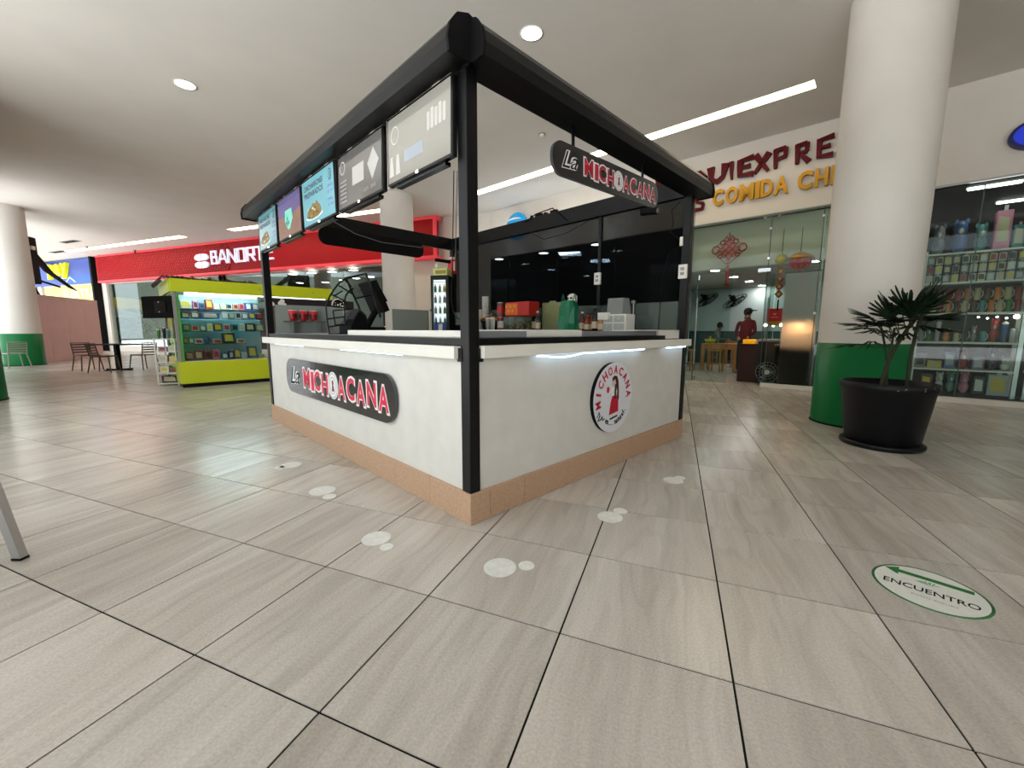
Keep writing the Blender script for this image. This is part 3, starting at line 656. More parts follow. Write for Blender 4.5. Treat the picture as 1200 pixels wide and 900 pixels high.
for ch, xa, xb in lx:
    xm = (xa + xb) / 2
    x0, _ = rp(xa, 240); x1, _ = rp(xb, 240); zb = 3.82 + (x0 + 2.96) * .0
    me = text_mesh(ch, 1, .5, .035, width=x1 - x0, height=.33)
    for v in me.vertices: v.co.y = .045 if v.co.y > 0 else -.035
    me.materials.append(m_gold); part('letter', me, None, gs, tr(x0, 0, zb))
# phone shop globe and letters
gx, gzz = rp(608.5, 266)
t = thing('shop_sign', 'blue striped globe with black letters AT&T on the white wall', 'sign', WF1 @ tr(gx, -.12, gzz))
gl = MB(); gl.ball((0, 0, 0), .40, .14, .40, seg=28, n=16); part('globe', gl, mat('globe_blue', (18, 150, 214), .25, emit=.25), t)
for z0, hw, th in ((.17, .27, .05), (.02, .33, .05), (-.13, .30, .045)):
    sb = MB(); q = 14
    up_ = [(-hw + 2 * hw * i / q, z0 + .03 * math.sin(PI * i / q) + th * .5 * math.sin(PI * i / q)) for i in range(q + 1)]
    dn = [(-hw + 2 * hw * i / q, z0 + .03 * math.sin(PI * i / q) - th * .5 * math.sin(PI * i / q)) for i in range(q, -1, -1)]
    sb.prism((up_ + dn[1:-1])[::1], -.135, -.06); part('stripe', sb, m_white, t)
for ch, xa in (('A', 621), ('T', 629.5), ('&', 638), ('T', 647)):
    x0, _ = rp(xa, 255); x1, _ = rp(xa + 7.4, 255)
    me = text_mesh(ch, 1, .5, .03, width=(x1 - x0), height=.42)
    for v in me.vertices: v.co.y = .1 if v.co.y > 0 else .02
    me.materials.append(m_blackm); part('letter', me, None, t, tr(x0 - gx, 0, rp(640, 249.5)[1] - .42 - gzz))
bl = thing('shop_sign', 'blue lit sign edge at the far right of the wall', 'sign', WF1 @ tr(2.05, -.1, 0))
x0, z0 = rp(1200, 161)
part('face', MB().prism(arc_poly(x0 - 2.05 + .1, z0, .22, .16, n=24), -.04, .02), mat('sign_blue', (24, 50, 190), .4, emit=.5), bl)
part('rim', MB().prism(arc_poly(x0 - 2.05 + .1, z0, .26, .2, n=24), -.02, .1), mat('sign_navy', (14, 18, 90), .4), bl)

# --- restaurant shell
sl = -.315
struct('wall_restaurant_left', MB().plate([(-3.45, .02), (-3.55, .02), (-3.55 + sl * 6.2, 6.2), (-3.45 + sl * 6.2, 6.2)], 0, 3.5), mat('pale_teal_wall', (198, 214, 212), .7), WF1)
struct('wall_restaurant_back', MB().box(-6, -.7, 6.2, 6.35, 1.15, 3.5), mat('pale_teal_wall'), WF1)
struct('baseboard_restaurant', MB().box(-6, -.7, 6.17, 6.34, 0, 1.15), mat('dark_teal_dado', (52, 84, 84), .6), WF1)
struct('wall_restaurant_right', MB().box(-.72, -.62, .3, 6.3, 0, 3.5), mat('pale_teal_wall'), WF1)
struct('ceiling_restaurant', MB().box(-6, -.7, .55, 6.3, 2.64, 2.76), mat('restaurant_ceiling', (150, 146, 138), .8), WF1)
struct('trim_restaurant_bulkhead', MB().box(-3.6, -.72, .35, .55, 2.56, 3.5), mat('bulkhead_beige', (228, 222, 204), .8), WF1)
for k, (x, y) in enumerate(((838, 317.5), (860, 325), (878, 330), (893, 335), (905, 340), (953, 307))):  # the last one stands in for a reflection in the glass
    P = gz(x, y, 2.63)
    downlight(P.x, P.y, 'restaurant downlight, %s behind the glass' % ('leftmost', 'second from left', 'third from left', 'fourth from left', 'small fifth', 'rightmost reflection built as a lamp')[k], r=.10, z=2.64, em=mat('lamp_rest', (255, 255, 250), .5, emit=90))
# glass front
t = thing('glass_front', 'frameless glass front of the restaurant with a white threshold', 'glass wall', WF1)
for a, b_ in ((-3.36, -1.83), (-1.825, -.99), (-.985, -.73)):
    part('fixed_pane', MB().box(a, b_, .0, .01, 2.42, ZG - .02), m_pane, t)
part('fixed_pane', MB().box(-1.74, -.99, .0, .01, .07, 2.415), m_pane, t); part('fixed_pane', MB().box(-.985, -.73, .0, .01, .07, 2.415), m_pane, t)
part('fixed_pane', MB().box(-3.36, -3.2, .0, .01, 0.01, 2.415), m_pane, t)
for x in (-3.36, -1.828, -.988): part('joint', MB().box(x - .006, x + .006, -.002, .012, .07 if x > -2 else 0, ZG - .02), mat('joint_dark', (60, 78, 76), .4), t)
for x in (-1.75, -3.19): part('joint', MB().box(x - .006, x + .006, -.002, .012, .02, 2.42), mat('joint_dark'), t)
part('threshold', MB().box(-1.80, -.72, -.03, .06, 0, .085), m_white, t)
for x, z in ((-1.83, 3.2), (-1.95, 3.42), (-1.7, 3.42), (-1.83, 2.62), (-.99, 1.5), (-.99, 3.3)):
    part('spider_clip', MB().cyl((x, -.03, z), (x, .03, z), .022, seg=10), m_chrome, t)
part('patch_fitting', MB().box(-2.0, -1.78, -.02, .03, 2.36, 2.43), m_chrome, t)
# open glass door, folded inwards, with pull bar
t = thing('glass_door', 'frameless glass door leaf with a steel pull bar, just right of the kiosk post', 'door', WF1 @ tr(-3.18, .02))
part('pane', MB().box(.0, .7, .01, .018, .02, 2.4), m_pane, t)
part('pull_bar', MB().cyl((.02, -.05, .4), (.02, -.05, 1.9), .016, seg=8), m_steel, t)
part('hinge', MB().box(-.01, .03, .0, .1, .02, .1), m_chrome, t); part('hinge', MB().box(-.01, .03, .0, .1, 2.3, 2.4), m_chrome, t)
t = thing('glass_door', 'frameless glass door standing open beside the red menu notice', 'door', WF1 @ tr(-1.86, .02))
part('pane', MB().box(0, .01, .02, .95, .02, 2.4), m_pane, t)
part('pull_bar', MB().cyl((-.05, .75, .4), (-.05, .75, 1.9), .016, seg=8), m_steel, t)
# frosted screen with a warm lamp behind it
m_frost = glass('frosted_film', (214, 220, 222), .05, .2, dark=((232, 230, 226), .85), trans='translucent')
t = thing('frosted_screen', 'frosted glass screen glowing warm beside the green column', 'screen', WF1 @ tr(-1.52, .08))
part('pane', MB().box(0, .56, 0, .01, .1, 2.3), m_frost, t); part('edge', MB().box(.56, .575, -.004, .014, .09, 3.3), m_steel, t)
part('top_rail', MB().box(-.02, .58, -.004, .014, 2.3, 2.33), mat('joint_dark'), t)
t = thing('counter_cabinet', 'dark low cabinet behind the frosted screen', 'cabinet', WF1 @ tr(-1.6, .14))
part('body', MB().bbox(0, .78, 0, .5, .1, .84), m_blackm, t); part('top', MB().bbox(-.02, .8, -.02, .52, .84, .88), mat('dark_wood', (56, 34, 24), .4), t); part('plinth', MB().box(.03, .75, .03, .47, 0, .1), m_dark, t)
t = thing('buffet_lamp', 'warm heat lamp glowing behind the frosted screen', 'lamp', WF1 @ tr(-1.25, .32, 1.32))
part('shade', MB().lathe([(.03, .2), (.09, .16), (.13, .0)], 20), m_steel, t); part('bulb', MB().ball((0, 0, .02), .1), mat('bulb_warm', (255, 176, 120), .5, emit=90), t)
part('cord', MB().cyl((0, 0, .2), (0, 0, 1.36), .006, seg=6), m_blackm, t)
# lamps and utensils seen left of the frosted screen
for k, x in enumerate((-1.93, -1.78, -1.63)):
    t = thing('counter_lamp', 'small bright counter lamp under the red notice, %s of three' % ('left', 'middle', 'right')[k], 'lamp', WF1 @ tr(x, .75, .98))
    part('stem', MB().cyl((0, 0, 0), (0, 0, .28), .008, seg=6), m_chrome, t); part('bulb', MB().ball((0, 0, .31), .032), mat('bulb_white', (255, 244, 226), .5, emit=22), t)
    part('foot', MB().cyl((0, 0, 0), (0, 0, .015), .04, seg=12), m_chrome, t)
t = thing('buffet_counter', 'dark buffet counter with steel top behind the restaurant glass', 'counter', WF1 @ tr(-2.02, .6))
part('body', MB().bbox(0, .40, 0, .8, 0, .93), m_dark, t); part('steel_top', MB().bbox(-.02, .42, -.02, .82, .93, .98), m_steel, t)
# standing fan
t = thing('floor_fan', 'small round floor fan standing behind the white threshold', 'fan', WF1 @ tr(-1.72, .14))
part('base', MB().box(-.12, .12, .03, .16, 0, .1), m_grey, t)
cg = MB()
for rr in (.21, .15, .09, .04):
    pts = [(rr * math.cos(2 * PI * i / 20), .0, .3 + rr * math.sin(2 * PI * i / 20)) for i in range(21)]; cg.tube(pts, .005, 4)
for i in range(16): a = 2 * PI * i / 16; cg.tube([(.04 * math.cos(a), 0, .3 + .04 * math.sin(a)), (.21 * math.cos(a), 0, .3 + .21 * math.sin(a))], .003, 3)
part('grille', cg, m_steel, t); part('housing', MB().cyl((0, .02, .3), (0, .1, .3), .22, .2, seg=24), m_blackm, t)
for i in range(3):
    a = 2 * PI * i / 3; part('blade', MB().prism([(.03 * math.cos(a), .3 + .03 * math.sin(a)), (.18 * math.cos(a - .3), .3 + .18 * math.sin(a - .3)), (.19 * math.cos(a + .4), .3 + .19 * math.sin(a + .4))], .008, .012), m_grey, t)
part('hub', MB().cyl((0, -.02, .3), (0, .02, .3), .05, seg=14), m_white, t)
# hostess podium with yellow menus
t = thing('podium', 'dark wooden host podium inside the restaurant entrance', 'podium', WF1 @ tr(-2.42, .72))
m_dw = mat('podium_wood', (58, 26, 20), .4, var=.12, scale=12)
part('body', MB().bbox(0, .42, 0, .36, 0, .84), m_dw, t); part('sloped_top', MB().prism([(-.02, .84), (.44, .84), (.44, .87), (-.02, .87)], -.02, .38), m_dw, t)
part('foot', MB().box(.02, .4, .02, .34, -.0, .03), m_blackm, t)
t = thing('menu_stack', 'bright yellow box lying on the wooden podium', 'box', WF1 @ tr(-2.36, .78, .87))
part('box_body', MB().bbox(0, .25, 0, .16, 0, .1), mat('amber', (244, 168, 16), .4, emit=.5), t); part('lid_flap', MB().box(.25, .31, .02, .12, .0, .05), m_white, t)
# red notice hanging
t = thing('hanging_notice', 'red square notice with gold lower edge hanging behind the glass', 'sign', WF1 @ tr(-1.80, .15, 1.36))
part('red_panel', MB().box(0, .26, 0, .008, .0, .26), mat('notice_red', (176, 14, 20), .5, emit=.15), t)
part('gold_edge', MB().prism([(0, 0), (.26, 0), (.2, -.09), (.06, -.09)], 0, .008), m_gold, t)
nt_ = MB(); nt_.prism([(.13, .12), (.165, .155), (.15, .17), (.13, .155), (.11, .17), (.095, .155)], -.002, 0); nt_.box(.06, .2, -.002, 0, .075, .09); part('heart_print', nt_, mat('notice_pale', (226, 150, 140), .6), t)
part('cord', MB().cyl((.13, .004, .26), (.13, .004, 1.1), .004, seg=5), m_blackm, t)
# Chinese knot
m_knot = mat('knot_red', (190, 60, 66), .6)
kx, kz = rp(853, 292)
t = thing('hanging_knot', 'large red Chinese knot with tassel behind the restaurant glass', 'ornament', WF1 @ tr(kx, .08, kz))
part('knot_body', MB().prism([(0, -.21), (.2, 0), (0, .21), (-.2, 0)], -.015, .015), mat('knot_rose', (224, 126, 122), .6), t)
kb = MB()
for q in range(6):
    f = (q - 2.5) / 6; kb.tube([(-.0 + f * .4 - .14, -.018, f * .4 + .14 - .0), (f * .4 + .14, -.018, f * .4 - .14)], .008, 4); kb.tube([(f * .4 - .14, -.02, -f * .4 - .14), (f * .4 + .14, -.02, -f * .4 + .14)], .008, 4)
part('cord_weave', kb, m_knot, t)
for sx in (-1, 1):
    for cx, cz, r_ in ((.26, .02, .08), (.13, .16, .045), (.17, -.12, .04), (.06, .22, .035)):
        part('loop', MB().tube([(sx * (cx + r_ * math.cos(2 * PI * i / 12)), 0, cz + r_ * math.sin(2 * PI * i / 12)) for i in range(13)], .014, 5), m_knot, t)
part('cord', MB().cyl((0, 0, .2), (0, 0, .36), .012, seg=6), m_knot, t)
for z in (-.28, -.35, -.42): part('bead', MB().ball((0, 0, z), .035), mat('knot_rose'), t)
part('tassel', MB().cyl((0, 0, -.45), (0, 0, -.76), .035, .045, seg=10), mat('tassel_red', (170, 16, 26), .7), t)
# lantern
kx, kz = rp(936, 302)
t = thing('paper_lantern', 'round red paper lantern with gold top, right of the string of charms', 'lantern', WF1 @ tr(kx, .2, kz))
ln = MB(); ln.ball((0, 0, -.05), .2, .2, .16, seg=20, n=10); part('lantern_body', ln, mat('lantern_red', (170, 30, 40), .5, emit=.1), t)
part('gold_cap', MB().lathe([(.06, .13), (.2, .06), (.24, -.0), (.2, .0)], 20), m_gold, t); part('fringe', MB().cyl((0, 0, -.2), (0, 0, -.36), .03, .02, seg=8), mat('fringe_gold', (150, 130, 60), .6), t)
part('cord', MB().cyl((0, 0, .1), (0, 0, .6), .006, seg=5), m_blackm, t)
for i in range(10): a = 2 * PI * i / 10; part('rib', MB().tube([(.205 * math.sin(b_) * math.cos(a), .205 * math.sin(b_) * math.sin(a), -.05 - .165 * math.cos(b_)) for b_ in (.4, .9, 1.57, 2.2, 2.7)], .004, 4), m_gold, t)
# string of charms
kx, kz = rp(915, 304)
t = thing('charm_string', 'string of gold and red charms hanging left of the lantern', 'ornament', WF1 @ tr(kx, .1, kz))
part('gold_knot', MB().lathe([(.02, -.1), (.1, -.05), (.12, .02), (.07, .1), (.01, .13)], 10), mat('charm_gold', (190, 176, 66), .5), t)
for k in range(4): part('red_charm', MB().prism([(0, -.09), (.075, 0), (0, .09), (-.075, 0)], -.02, .02, M=tr(0, 0, -.22 - .15 * k)), mat('charm_red', (176, 60, 44), .5), t); part('gold_charm', MB().prism(arc_poly(0, -.22 - .15 * k, .03, .035, n=8), -.025, -.02), mat('charm_gold'), t)
part('tail', MB().cyl((0, 0, -.78), (0, 0, -1.0), .016, seg=6), m_blackm, t); part('cord', MB().cyl((0, 0, .12), (0, 0, .6), .005, seg=5), m_blackm, t)
# wall fans
for k, (x, y) in enumerate(((828, 352), (861, 353))):
    d_ = ray(x, y); q = (9.8 + 5.9) / (d_.x * n1.x + d_.y * n1.y); P = WF1.inverted() @ (Vector((0, 0, H)) + d_ * q)
    t = thing('wall_fan', 'black wall fan tilted downwards, %s of the two in the restaurant' % ('left', 'right')[k], 'fan', WF1 @ tr(P.x, P.y, P.z) @ Matrix.Rotation(math.radians(-32), 4, 'Y') @ Matrix.Rotation(math.radians(82), 4, 'X'))
    cg = MB()
    for rr, yy in ((.4, .0), (.3, -.05), (.18, -.08)): cg.tube([(rr * math.cos(2 * PI * i / 20), yy, rr * math.sin(2 * PI * i / 20)) for i in range(21)], .012, 4)
    for i in range(14): a = 2 * PI * i / 14; cg.tube([(.05 * math.cos(a), -.09, .05 * math.sin(a)), (.4 * math.cos(a), 0, .4 * math.sin(a))], .006, 3)
    part('grille', cg, m_blackm, t)
    for i in range(3):
        a = 2 * PI * i / 3; part('blade', MB().prism([(.04 * math.cos(a), .04 * math.sin(a)), (.34 * math.cos(a - .35), .34 * math.sin(a - .35)), (.35 * math.cos(a + .4), .35 * math.sin(a + .4))], -.01, .0), m_dark, t)
    part('motor', MB().cyl((0, 0, 0), (0, .2, 0), .09, seg=12), m_blackm, t)
    part('wall_arm', MB().tube([(0, .15, 0), (.0, .22, .18), (0, .15, .34)], .03, 6), m_blackm, t)
# wooden tables and tall stools
m_pine = mat('pine_wood', (172, 122, 66), .5, var=.15, scale=10, stretch=(1, 1, .2))
def table(M, label, L_=.75, D_=.7, Hh=.98, group=None):
    t = thing('wooden_table', label, 'table', M, group)
    part('table_top', MB().bbox(0, L_, 0, D_, Hh - .05, Hh, b=.006), m_pine, t)
    for x in (.0, L_ - .09):
        for y in (.0, D_ - .09): part('leg', MB().bbox(x, x + .09, y, y + .09, 0, Hh - .05, b=.005), m_pine, t)
    part('apron', MB().box(.09, L_ - .09, .02, .05, Hh - .16, Hh - .05), m_pine, t)
    return t
def stool(M, label, group=None, Hh=.62):
    t = thing('wooden_stool', label, 'stool', M, group)
    part('seat', MB().bbox(0, .34, 0, .34, Hh - .04, Hh, b=.006), m_pine, t)
    for x in (.01, .29):
        for y in (.01, .29): part('leg', MB().bbox(x, x + .04, y, y + .04, 0, Hh - .04, b=.003), m_pine, t)
    part('foot_rail', MB().box(.05, .29, .015, .035, .2, .235), m_pine, t)
    return t
def w1p(x, y, z=0):  # ground point under a pixel, in facade-1 frame
    return WF1.inverted() @ gz(x, y, z)
P = w1p(822, 434.5); table(WF1 @ tr(P.x - .05, P.y, 0), 'pine table nearest the restaurant entrance, at the left', L_=.95, D_=.7, Hh=.8)
P = w1p(860, 427.5); table(WF1 @ tr(P.x - .35, P.y + .1, 0), 'pine table with two seated guests in the restaurant', L_=1.2, D_=.7, Hh=.8)
P = w1p(835, 434); stool(WF1 @ tr(P.x, P.y - .5, 0), 'pine stool at the right end of the nearest table')
P = w1p(812, 434); stool(WF1 @ tr(P.x - .3, P.y - .3, 0), 'pine stool half hidden behind the kiosk post')
P = w1p(857, 430); stool(WF1 @ tr(P.x + .05, P.y - .4, 0), 'pine stool between the tables beside the standing person')
P = w1p(822, 404, .8)
bx = thing('condiment_basket', 'lime green basket of condiments on the nearest pine table', 'basket', WF1 @ tr(w1p(822, 434.5).x + .1, w1p(822, 434.5).y + .3, .8))
part('basket', MB().lathe([(.001, 0), (.12, 0), (.16, .12), (.15, .12), (.11, .01)], 14), mat('lime_plastic', (160, 176, 40), .5), bx)
for k in range(3): part('sauce_bottle', MB().cyl((-.05 + .05 * k, 0, .02), (-.05 + .05 * k, 0, .2), .022, .014, seg=8), [m_red, m_yel, m_green][k], bx)

# people -----------------------------------------------------------
def person(M, label, J, bones, cols, hair, name='person', extra=None):
    """J: joint -> (pos, radius); bones: (a,b,material index)"""
    t = thing(name, label, 'person', M)
    ks = list(J); me = bpy.data.meshes.new('body'); me.from_pydata([J[k][0] for k in ks], [(ks.index(a), ks.index(b_)) for a, b_, _ in bones], [])
    o = bpy.data.objects.new('tmp', me); COL.objects.link(o)
    sk = o.modifiers.new('s', 'SKIN'); sk.use_smooth_shade = True; ss = o.modifiers.new('u', 'SUBSURF'); ss.levels = 1
    for i, k in enumerate(ks):
        sv = me.skin_vertices[0].data[i]; r_ = J[k][1]; sv.radius = (r_, r_) if not isinstance(r_, tuple) else r_; sv.use_root = (k == 'pelvis')
    dg = bpy.context.evaluated_depsgraph_get(); bm_ = bpy.data.meshes.new_from_object(o.evaluated_get(dg)); bpy.data.objects.remove(o)
    bm_.materials.clear()
    for c in cols: bm_.materials.append(c)
    segs = [(Vector(J[a][0]), Vector(J[b_][0]), m) for a, b_, m in bones]
    for p_ in bm_.polygons:
        c = p_.center; best = None
        for a, b_, m in segs:
            d = b_ - a; tt = max(0, min(1, (c - a).dot(d) / max(1e-9, d.length_squared))); q = (c - (a + d * tt)).length
            if best is None or q < best[0]: best = (q, m)
        p_.material_index = best[1]; p_.use_smooth = True
    part('body', bm_, None, t)
    hd = Vector(J['head'][0]); f = hair.get('face', (0, -1, 0)); f = Vector(f).normalized(); sd = f.cross(Vector((0, 0, 1)))
    hb = MB()
    hb.ball((hd.x - f.x * .018, hd.y - f.y * .018, hd.z + .03), .098, .105, .112, seg=14, n=9)
    part('hair', hb, hair['mat'], t)
    fb = MB()
    for s_ in (-1, 1):
        e = hd + f * .088 + sd * s_ * .032; fb.ball(tuple(e), .011, m=0, seg=6, n=4)
        e = hd + sd * s_ * .085; fb.ball(tuple(e), .014, .014, .026, m=1, seg=6, n=4)
    e = hd + f * .1 - Vector((0, 0, .03)); fb.ball(tuple(e), .015, .015, .022, m=1, seg=6, n=4)
    e = hd + f * .088 - Vector((0, 0, .065)); fb.ball(tuple(e), .024, .01, .007, m=2, seg=6, n=4)
    part('face_features', fb, [m_blackm, mat('skin', (150, 104, 80), .6), mat('lips', (140, 70, 66), .6)], t)
    if extra: extra(t, J)
    return t
m_skin = mat('skin', (150, 104, 80), .6)
def hands(t, J):
    for s_ in ('L', 'R'):
        w_ = Vector(J['wrist' + s_][0]); d = (w_ - Vector(J['elbow' + s_][0])).normalized(); a = d.orthogonal().normalized(); mb = MB()
        mb.ball(tuple(w_ + d * .045), .032, .03, .045, seg=8, n=6)
        for q in range(4):
            b0_ = w_ + d * .08 + a * (.02 * (q - 1.5)) * 1.0; b1_ = b0_ + d * (.035 + .006 * (q in (1, 2))) ; b2_ = b1_ + d * .015 - Vector((0, 0, .018)); mb.tube([tuple(b0_), tuple(b1_), tuple(b2_)], [.009, .008, .006], 5)
        mb.tube([tuple(w_ + d * .03 + a * .028), tuple(w_ + d * .055 + a * .052), tuple(w_ + d * .08 + a * .055)], [.011, .009, .007], 5)
        part('hand', mb, m_skin, t)
BON = [('pelvis', 'belly', 0), ('belly', 'chest', 0), ('chest', 'neck', 0), ('neck', 'jaw', 2), ('jaw', 'head', 2),
       ('chest', 'shL', 0), ('shL', 'elbowL', 0), ('elbowL', 'wristL', 0), ('chest', 'shR', 0), ('shR', 'elbowR', 0), ('elbowR', 'wristR', 0),
       ('pelvis', 'hipL', 1), ('hipL', 'kneeL', 1), ('kneeL', 'ankleL', 1), ('ankleL', 'toeL', 3), ('pelvis', 'hipR', 1), ('hipR', 'kneeR', 1), ('kneeR', 'ankleR', 1), ('ankleR', 'toeR', 3)]
# standing, back three-quarters to us, leaning on the podium side
ST = {'pelvis': ((0, 0, .92), (.15, .11)), 'belly': ((0, .0, 1.08), (.145, .1)), 'chest': ((.02, -.02, 1.3), (.165, .115)), 'neck': ((.03, -.03, 1.47), .055), 'jaw': ((.04, -.05, 1.54), .06), 'head': ((.045, -.055, 1.63), (.088, .1)),
      'shL': ((-.17, -.01, 1.39), .062), 'elbowL': ((-.22, -.02, 1.12), .045), 'wristL': ((-.12, -.2, 1.0), .03), 'shR': ((.2, -.03, 1.39), .062), 'elbowR': ((.25, -.1, 1.12), .045), 'wristR': ((.16, -.3, 1.0), .03),
      'hipL': ((-.09, 0, .86), .095), 'kneeL': ((-.11, -.02, .48), .065), 'ankleL': ((-.13, .03, .09), .042), 'toeL': ((-.17, -.12, .035), .035), 'hipR': ((.09, 0, .86), .095), 'kneeR': ((.1, -.03, .48), .065), 'ankleR': ((.1, .04, .09), .042), 'toeR': ((.12, -.12, .035), .035)}
P = w1p(864, 437.5)
def cap_(t, J):
    hands(t, J); h = Vector(J['head'][0]); cb_ = MB(); cb_.ball((h.x, h.y, h.z + .055), .108, .115, .09, seg=14, n=8); cb_.prism([(h.x + .05, h.z + .05), (h.x + .2, h.z + .06), (h.x + .2, h.z + .075), (h.x + .05, h.z + .085)], h.y - .08, h.y + .07); part('cap', cb_, mat('cap_black', (20, 18, 20), .8), t)
person(WF1 @ tr(P.x + .12, P.y, 0), 'person in dark red jacket, black cap and jeans standing by the podium', ST, BON, [mat('jacket_red', (92, 18, 22), .8), mat('jeans_navy', (28, 36, 52), .8), m_skin, m_grey], {'mat': mat('hair_black', (18, 15, 15), .7), 'face': (.8, -.6, 0)}, extra=cap_)
def seated(M, label, shirt, facing, extra=hands):
    s_ = 1 if facing > 0 else -1
    J = {'pelvis': ((0, 0, .66), (.15, .12)), 'belly': ((.02 * s_, 0, .82), (.14, .11)), 'chest': ((.06 * s_, 0, 1.04), (.16, .12)), 'neck': ((.1 * s_, 0, 1.2), .055), 'jaw': ((.13 * s_, 0, 1.27), .06), 'head': ((.14 * s_, 0, 1.35), (.095, .09)),
         'shL': ((.07 * s_, -.18, 1.13), .06), 'elbowL': ((.18 * s_, -.24, .92), .045), 'wristL': ((.38 * s_, -.12, .87), .03), 'shR': ((.07 * s_, .18, 1.13), .06), 'elbowR': ((.18 * s_, .24, .92), .045), 'wristR': ((.38 * s_, .1, .87), .03),
         'hipL': ((.05 * s_, -.09, .66), .09), 'kneeL': ((.44 * s_, -.11, .62), .065), 'ankleL': ((.4 * s_, -.11, .22), .042), 'toeL': ((.52 * s_, -.11, .18), .035), 'hipR': ((.05 * s_, .09, .66), .09), 'kneeR': ((.44 * s_, .11, .62), .065), 'ankleR': ((.4 * s_, .11, .22), .042), 'toeR': ((.52 * s_, .11, .18), .035)}
    return person(M, label, J, BON, [shirt, mat('trousers_dark', (30, 30, 34), .8), m_skin, m_dark], {'mat': mat('hair_black'), 'face': (s_, -.25, 0)}, extra=extra)
P = w1p(846, 428)
T2 = w1p(860, 427.5)
seated(WF1 @ tr(T2.x - .75, T2.y + .35, -.02), 'seated guest in grey-green shirt with head bent over the table', mat('shirt_greygreen', (92, 108, 100), .8), 1)
seated(WF1 @ tr(T2.x + .95, T2.y + .75, -.02), 'seated guest in white shirt facing left at the table', mat('shirt_white', (206, 196, 190), .8), -1)
stool(WF1 @ tr(T2.x - .93, T2.y + .18, 0), 'pine stool under the guest in grey-green', Hh=.55); stool(WF1 @ tr(T2.x + .78, T2.y + .58, 0), 'pine stool under the guest in white', Hh=.55)

# --- phone shop seen through the dark screen
struct('wall_phone_shop_back', MB().box(X1C - 1.6, -5.4, 6.2, 6.35, 0, 3.6), mat('shop_blue_grey', (120, 132, 150), .8), WF1)
struct('ceiling_phone_shop', MB().plate([(X1C, .06), (-3.55, .06), (-3.55 + sl * 6.2, 6.2), (X1C - 1.6, 6.2), (X1C, 3)], 3.3, 3.4), mat('shop_ceiling_grey', (130, 130, 128), .8), WF1)
struct('wall_phone_shop_left', MB().plate([(X1C, .25), (X1C - .1, .25), (X1C - 1.6, 6.3), (X1C - 1.5, 6.3)], 0, 3.5), mat('shop_blue_grey'), WF1)
t = thing('glass_front', 'dark tinted glass front of the phone shop behind the kiosk screen', 'glass wall', WF1)
m_tint = glass('tinted_glass', (150, 160, 165), .1, .02)
xs = [X1C + .02, -9.0, -7.1, -5.25, -3.46]
for a, b_ in zip(xs, xs[1:]): part('pane', MB().box(a + .02, b_ - .02, 0, .012, .06, ZG - .03), m_tint, t)
for x in xs[1:]: part('mullion', MB().box(x - .025, x + .025, -.02, .04, 0, ZG), m_blackm, t)
part('sill', MB().box(X1C, -3.44, -.02, .04, 0, .06), m_blackm, t)
for k, (x, y) in enumerate(((585, 304), (637, 297), (646, 316), (687, 323.5), (699, 287))):
    P = gz(x, y, 3.29); downlight(P.x, P.y, 'phone shop downlight, number %s along from the corner post' % ('one', 'two', 'three lower', 'four small', 'five high')[k], r=.13, z=3.3, em=mat('lamp_phone', (235, 245, 255), .5, emit=60))
for k, (x, y) in enumerate(((668, 297.5), (703, 305.5))):
    P = gz(x, y, 3.29); t = thing('panel_light', 'square ceiling panel light in the phone shop, %s one' % ('left', 'right')[k], 'ceiling light', WF1 @ tr(*(WF1.inverted() @ P)[:2], 3.29) @ rz(.5))
    part('frame', MB().box(-.32, .32, -.32, .32, -.004, .008), m_white, t); part('diffuser', MB().box(-.29, .29, -.29, .29, -.008, -.004), mat('lamp_phone'), t)
for k in range(3):
    t = thing('display_table', 'pale display table in the phone shop, %s of three' % ('first', 'second', 'third')[k], 'table', WF1 @ tr(-10.6 + 1.9 * k, 2.2 + .3 * k))
    part('table_top', MB().bbox(0, 1.2, 0, .6, .86, .9), m_white, t); part('pedestal', MB().box(.1, 1.1, .1, .5, 0, .86), mat('shop_blue_grey'), t)
    for q in range(3): part('phone', MB().box(.15 + q * .38, .23 + q * .38, .22, .36, .9, .912), m_blackm, t)

# shop shells: roofs and side walls that keep daylight out
struct('ceiling_shops', MB().box(X1C - .1, 9.2, .25, 7, 3.52, 3.6), mat('roof_grey', (90, 90, 90), .9), WF1)
struct('wall_right_end', MB().box(8.5, 8.7, -16, 7, 0, CEIL), m_wall, WF1)
struct('wall_shops_back', MB().box(X1C - 1, 9.2, 6.9, 7, 0, 3.6), mat('roof_grey'), WF1)

# --- gift shop on the right
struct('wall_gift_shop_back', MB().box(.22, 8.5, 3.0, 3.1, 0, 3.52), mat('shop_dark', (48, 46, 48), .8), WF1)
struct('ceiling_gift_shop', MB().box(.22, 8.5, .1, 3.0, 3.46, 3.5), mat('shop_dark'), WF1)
t = thing('glass_front', 'glass front of the gift shop at the right edge', 'glass wall', WF1)
for a, b_ in ((.24, .98), (.99, 2.4), (2.41, 4.4), (4.41, 6.4)): part('pane', MB().box(a, b_, 0, .01, .1, ZG - .04), m_pane, t)
part('sill', MB().box(.22, 8.5, -.03, .05, 0, .09), m_wall, t)
part('joint', MB().box(.978, .992, -.003, .012, .1, ZG - .04), mat('joint_dark'), t)
for k, (x, y) in enumerate(((1166, 215), (1198, 232))):
    P = WF1.inverted() @ gz(x, y, 3.46)
    t = thing('tube_light', 'slanted white tube light inside the gift shop, %s one' % ('left', 'right')[k], 'ceiling light', WF1 @ tr(P.x, min(P.y, 2.6), 3.44))
    part('tube', MB().box(-.28, .28, -.06, .06, -.02, .0), mat('lamp_gift', (255, 255, 255), .5, emit=9), t); part('fitting', MB().box(-.3, .3, -.07, .07, .0, .02), m_white, t)
SY = .32       # shelf front behind the glass
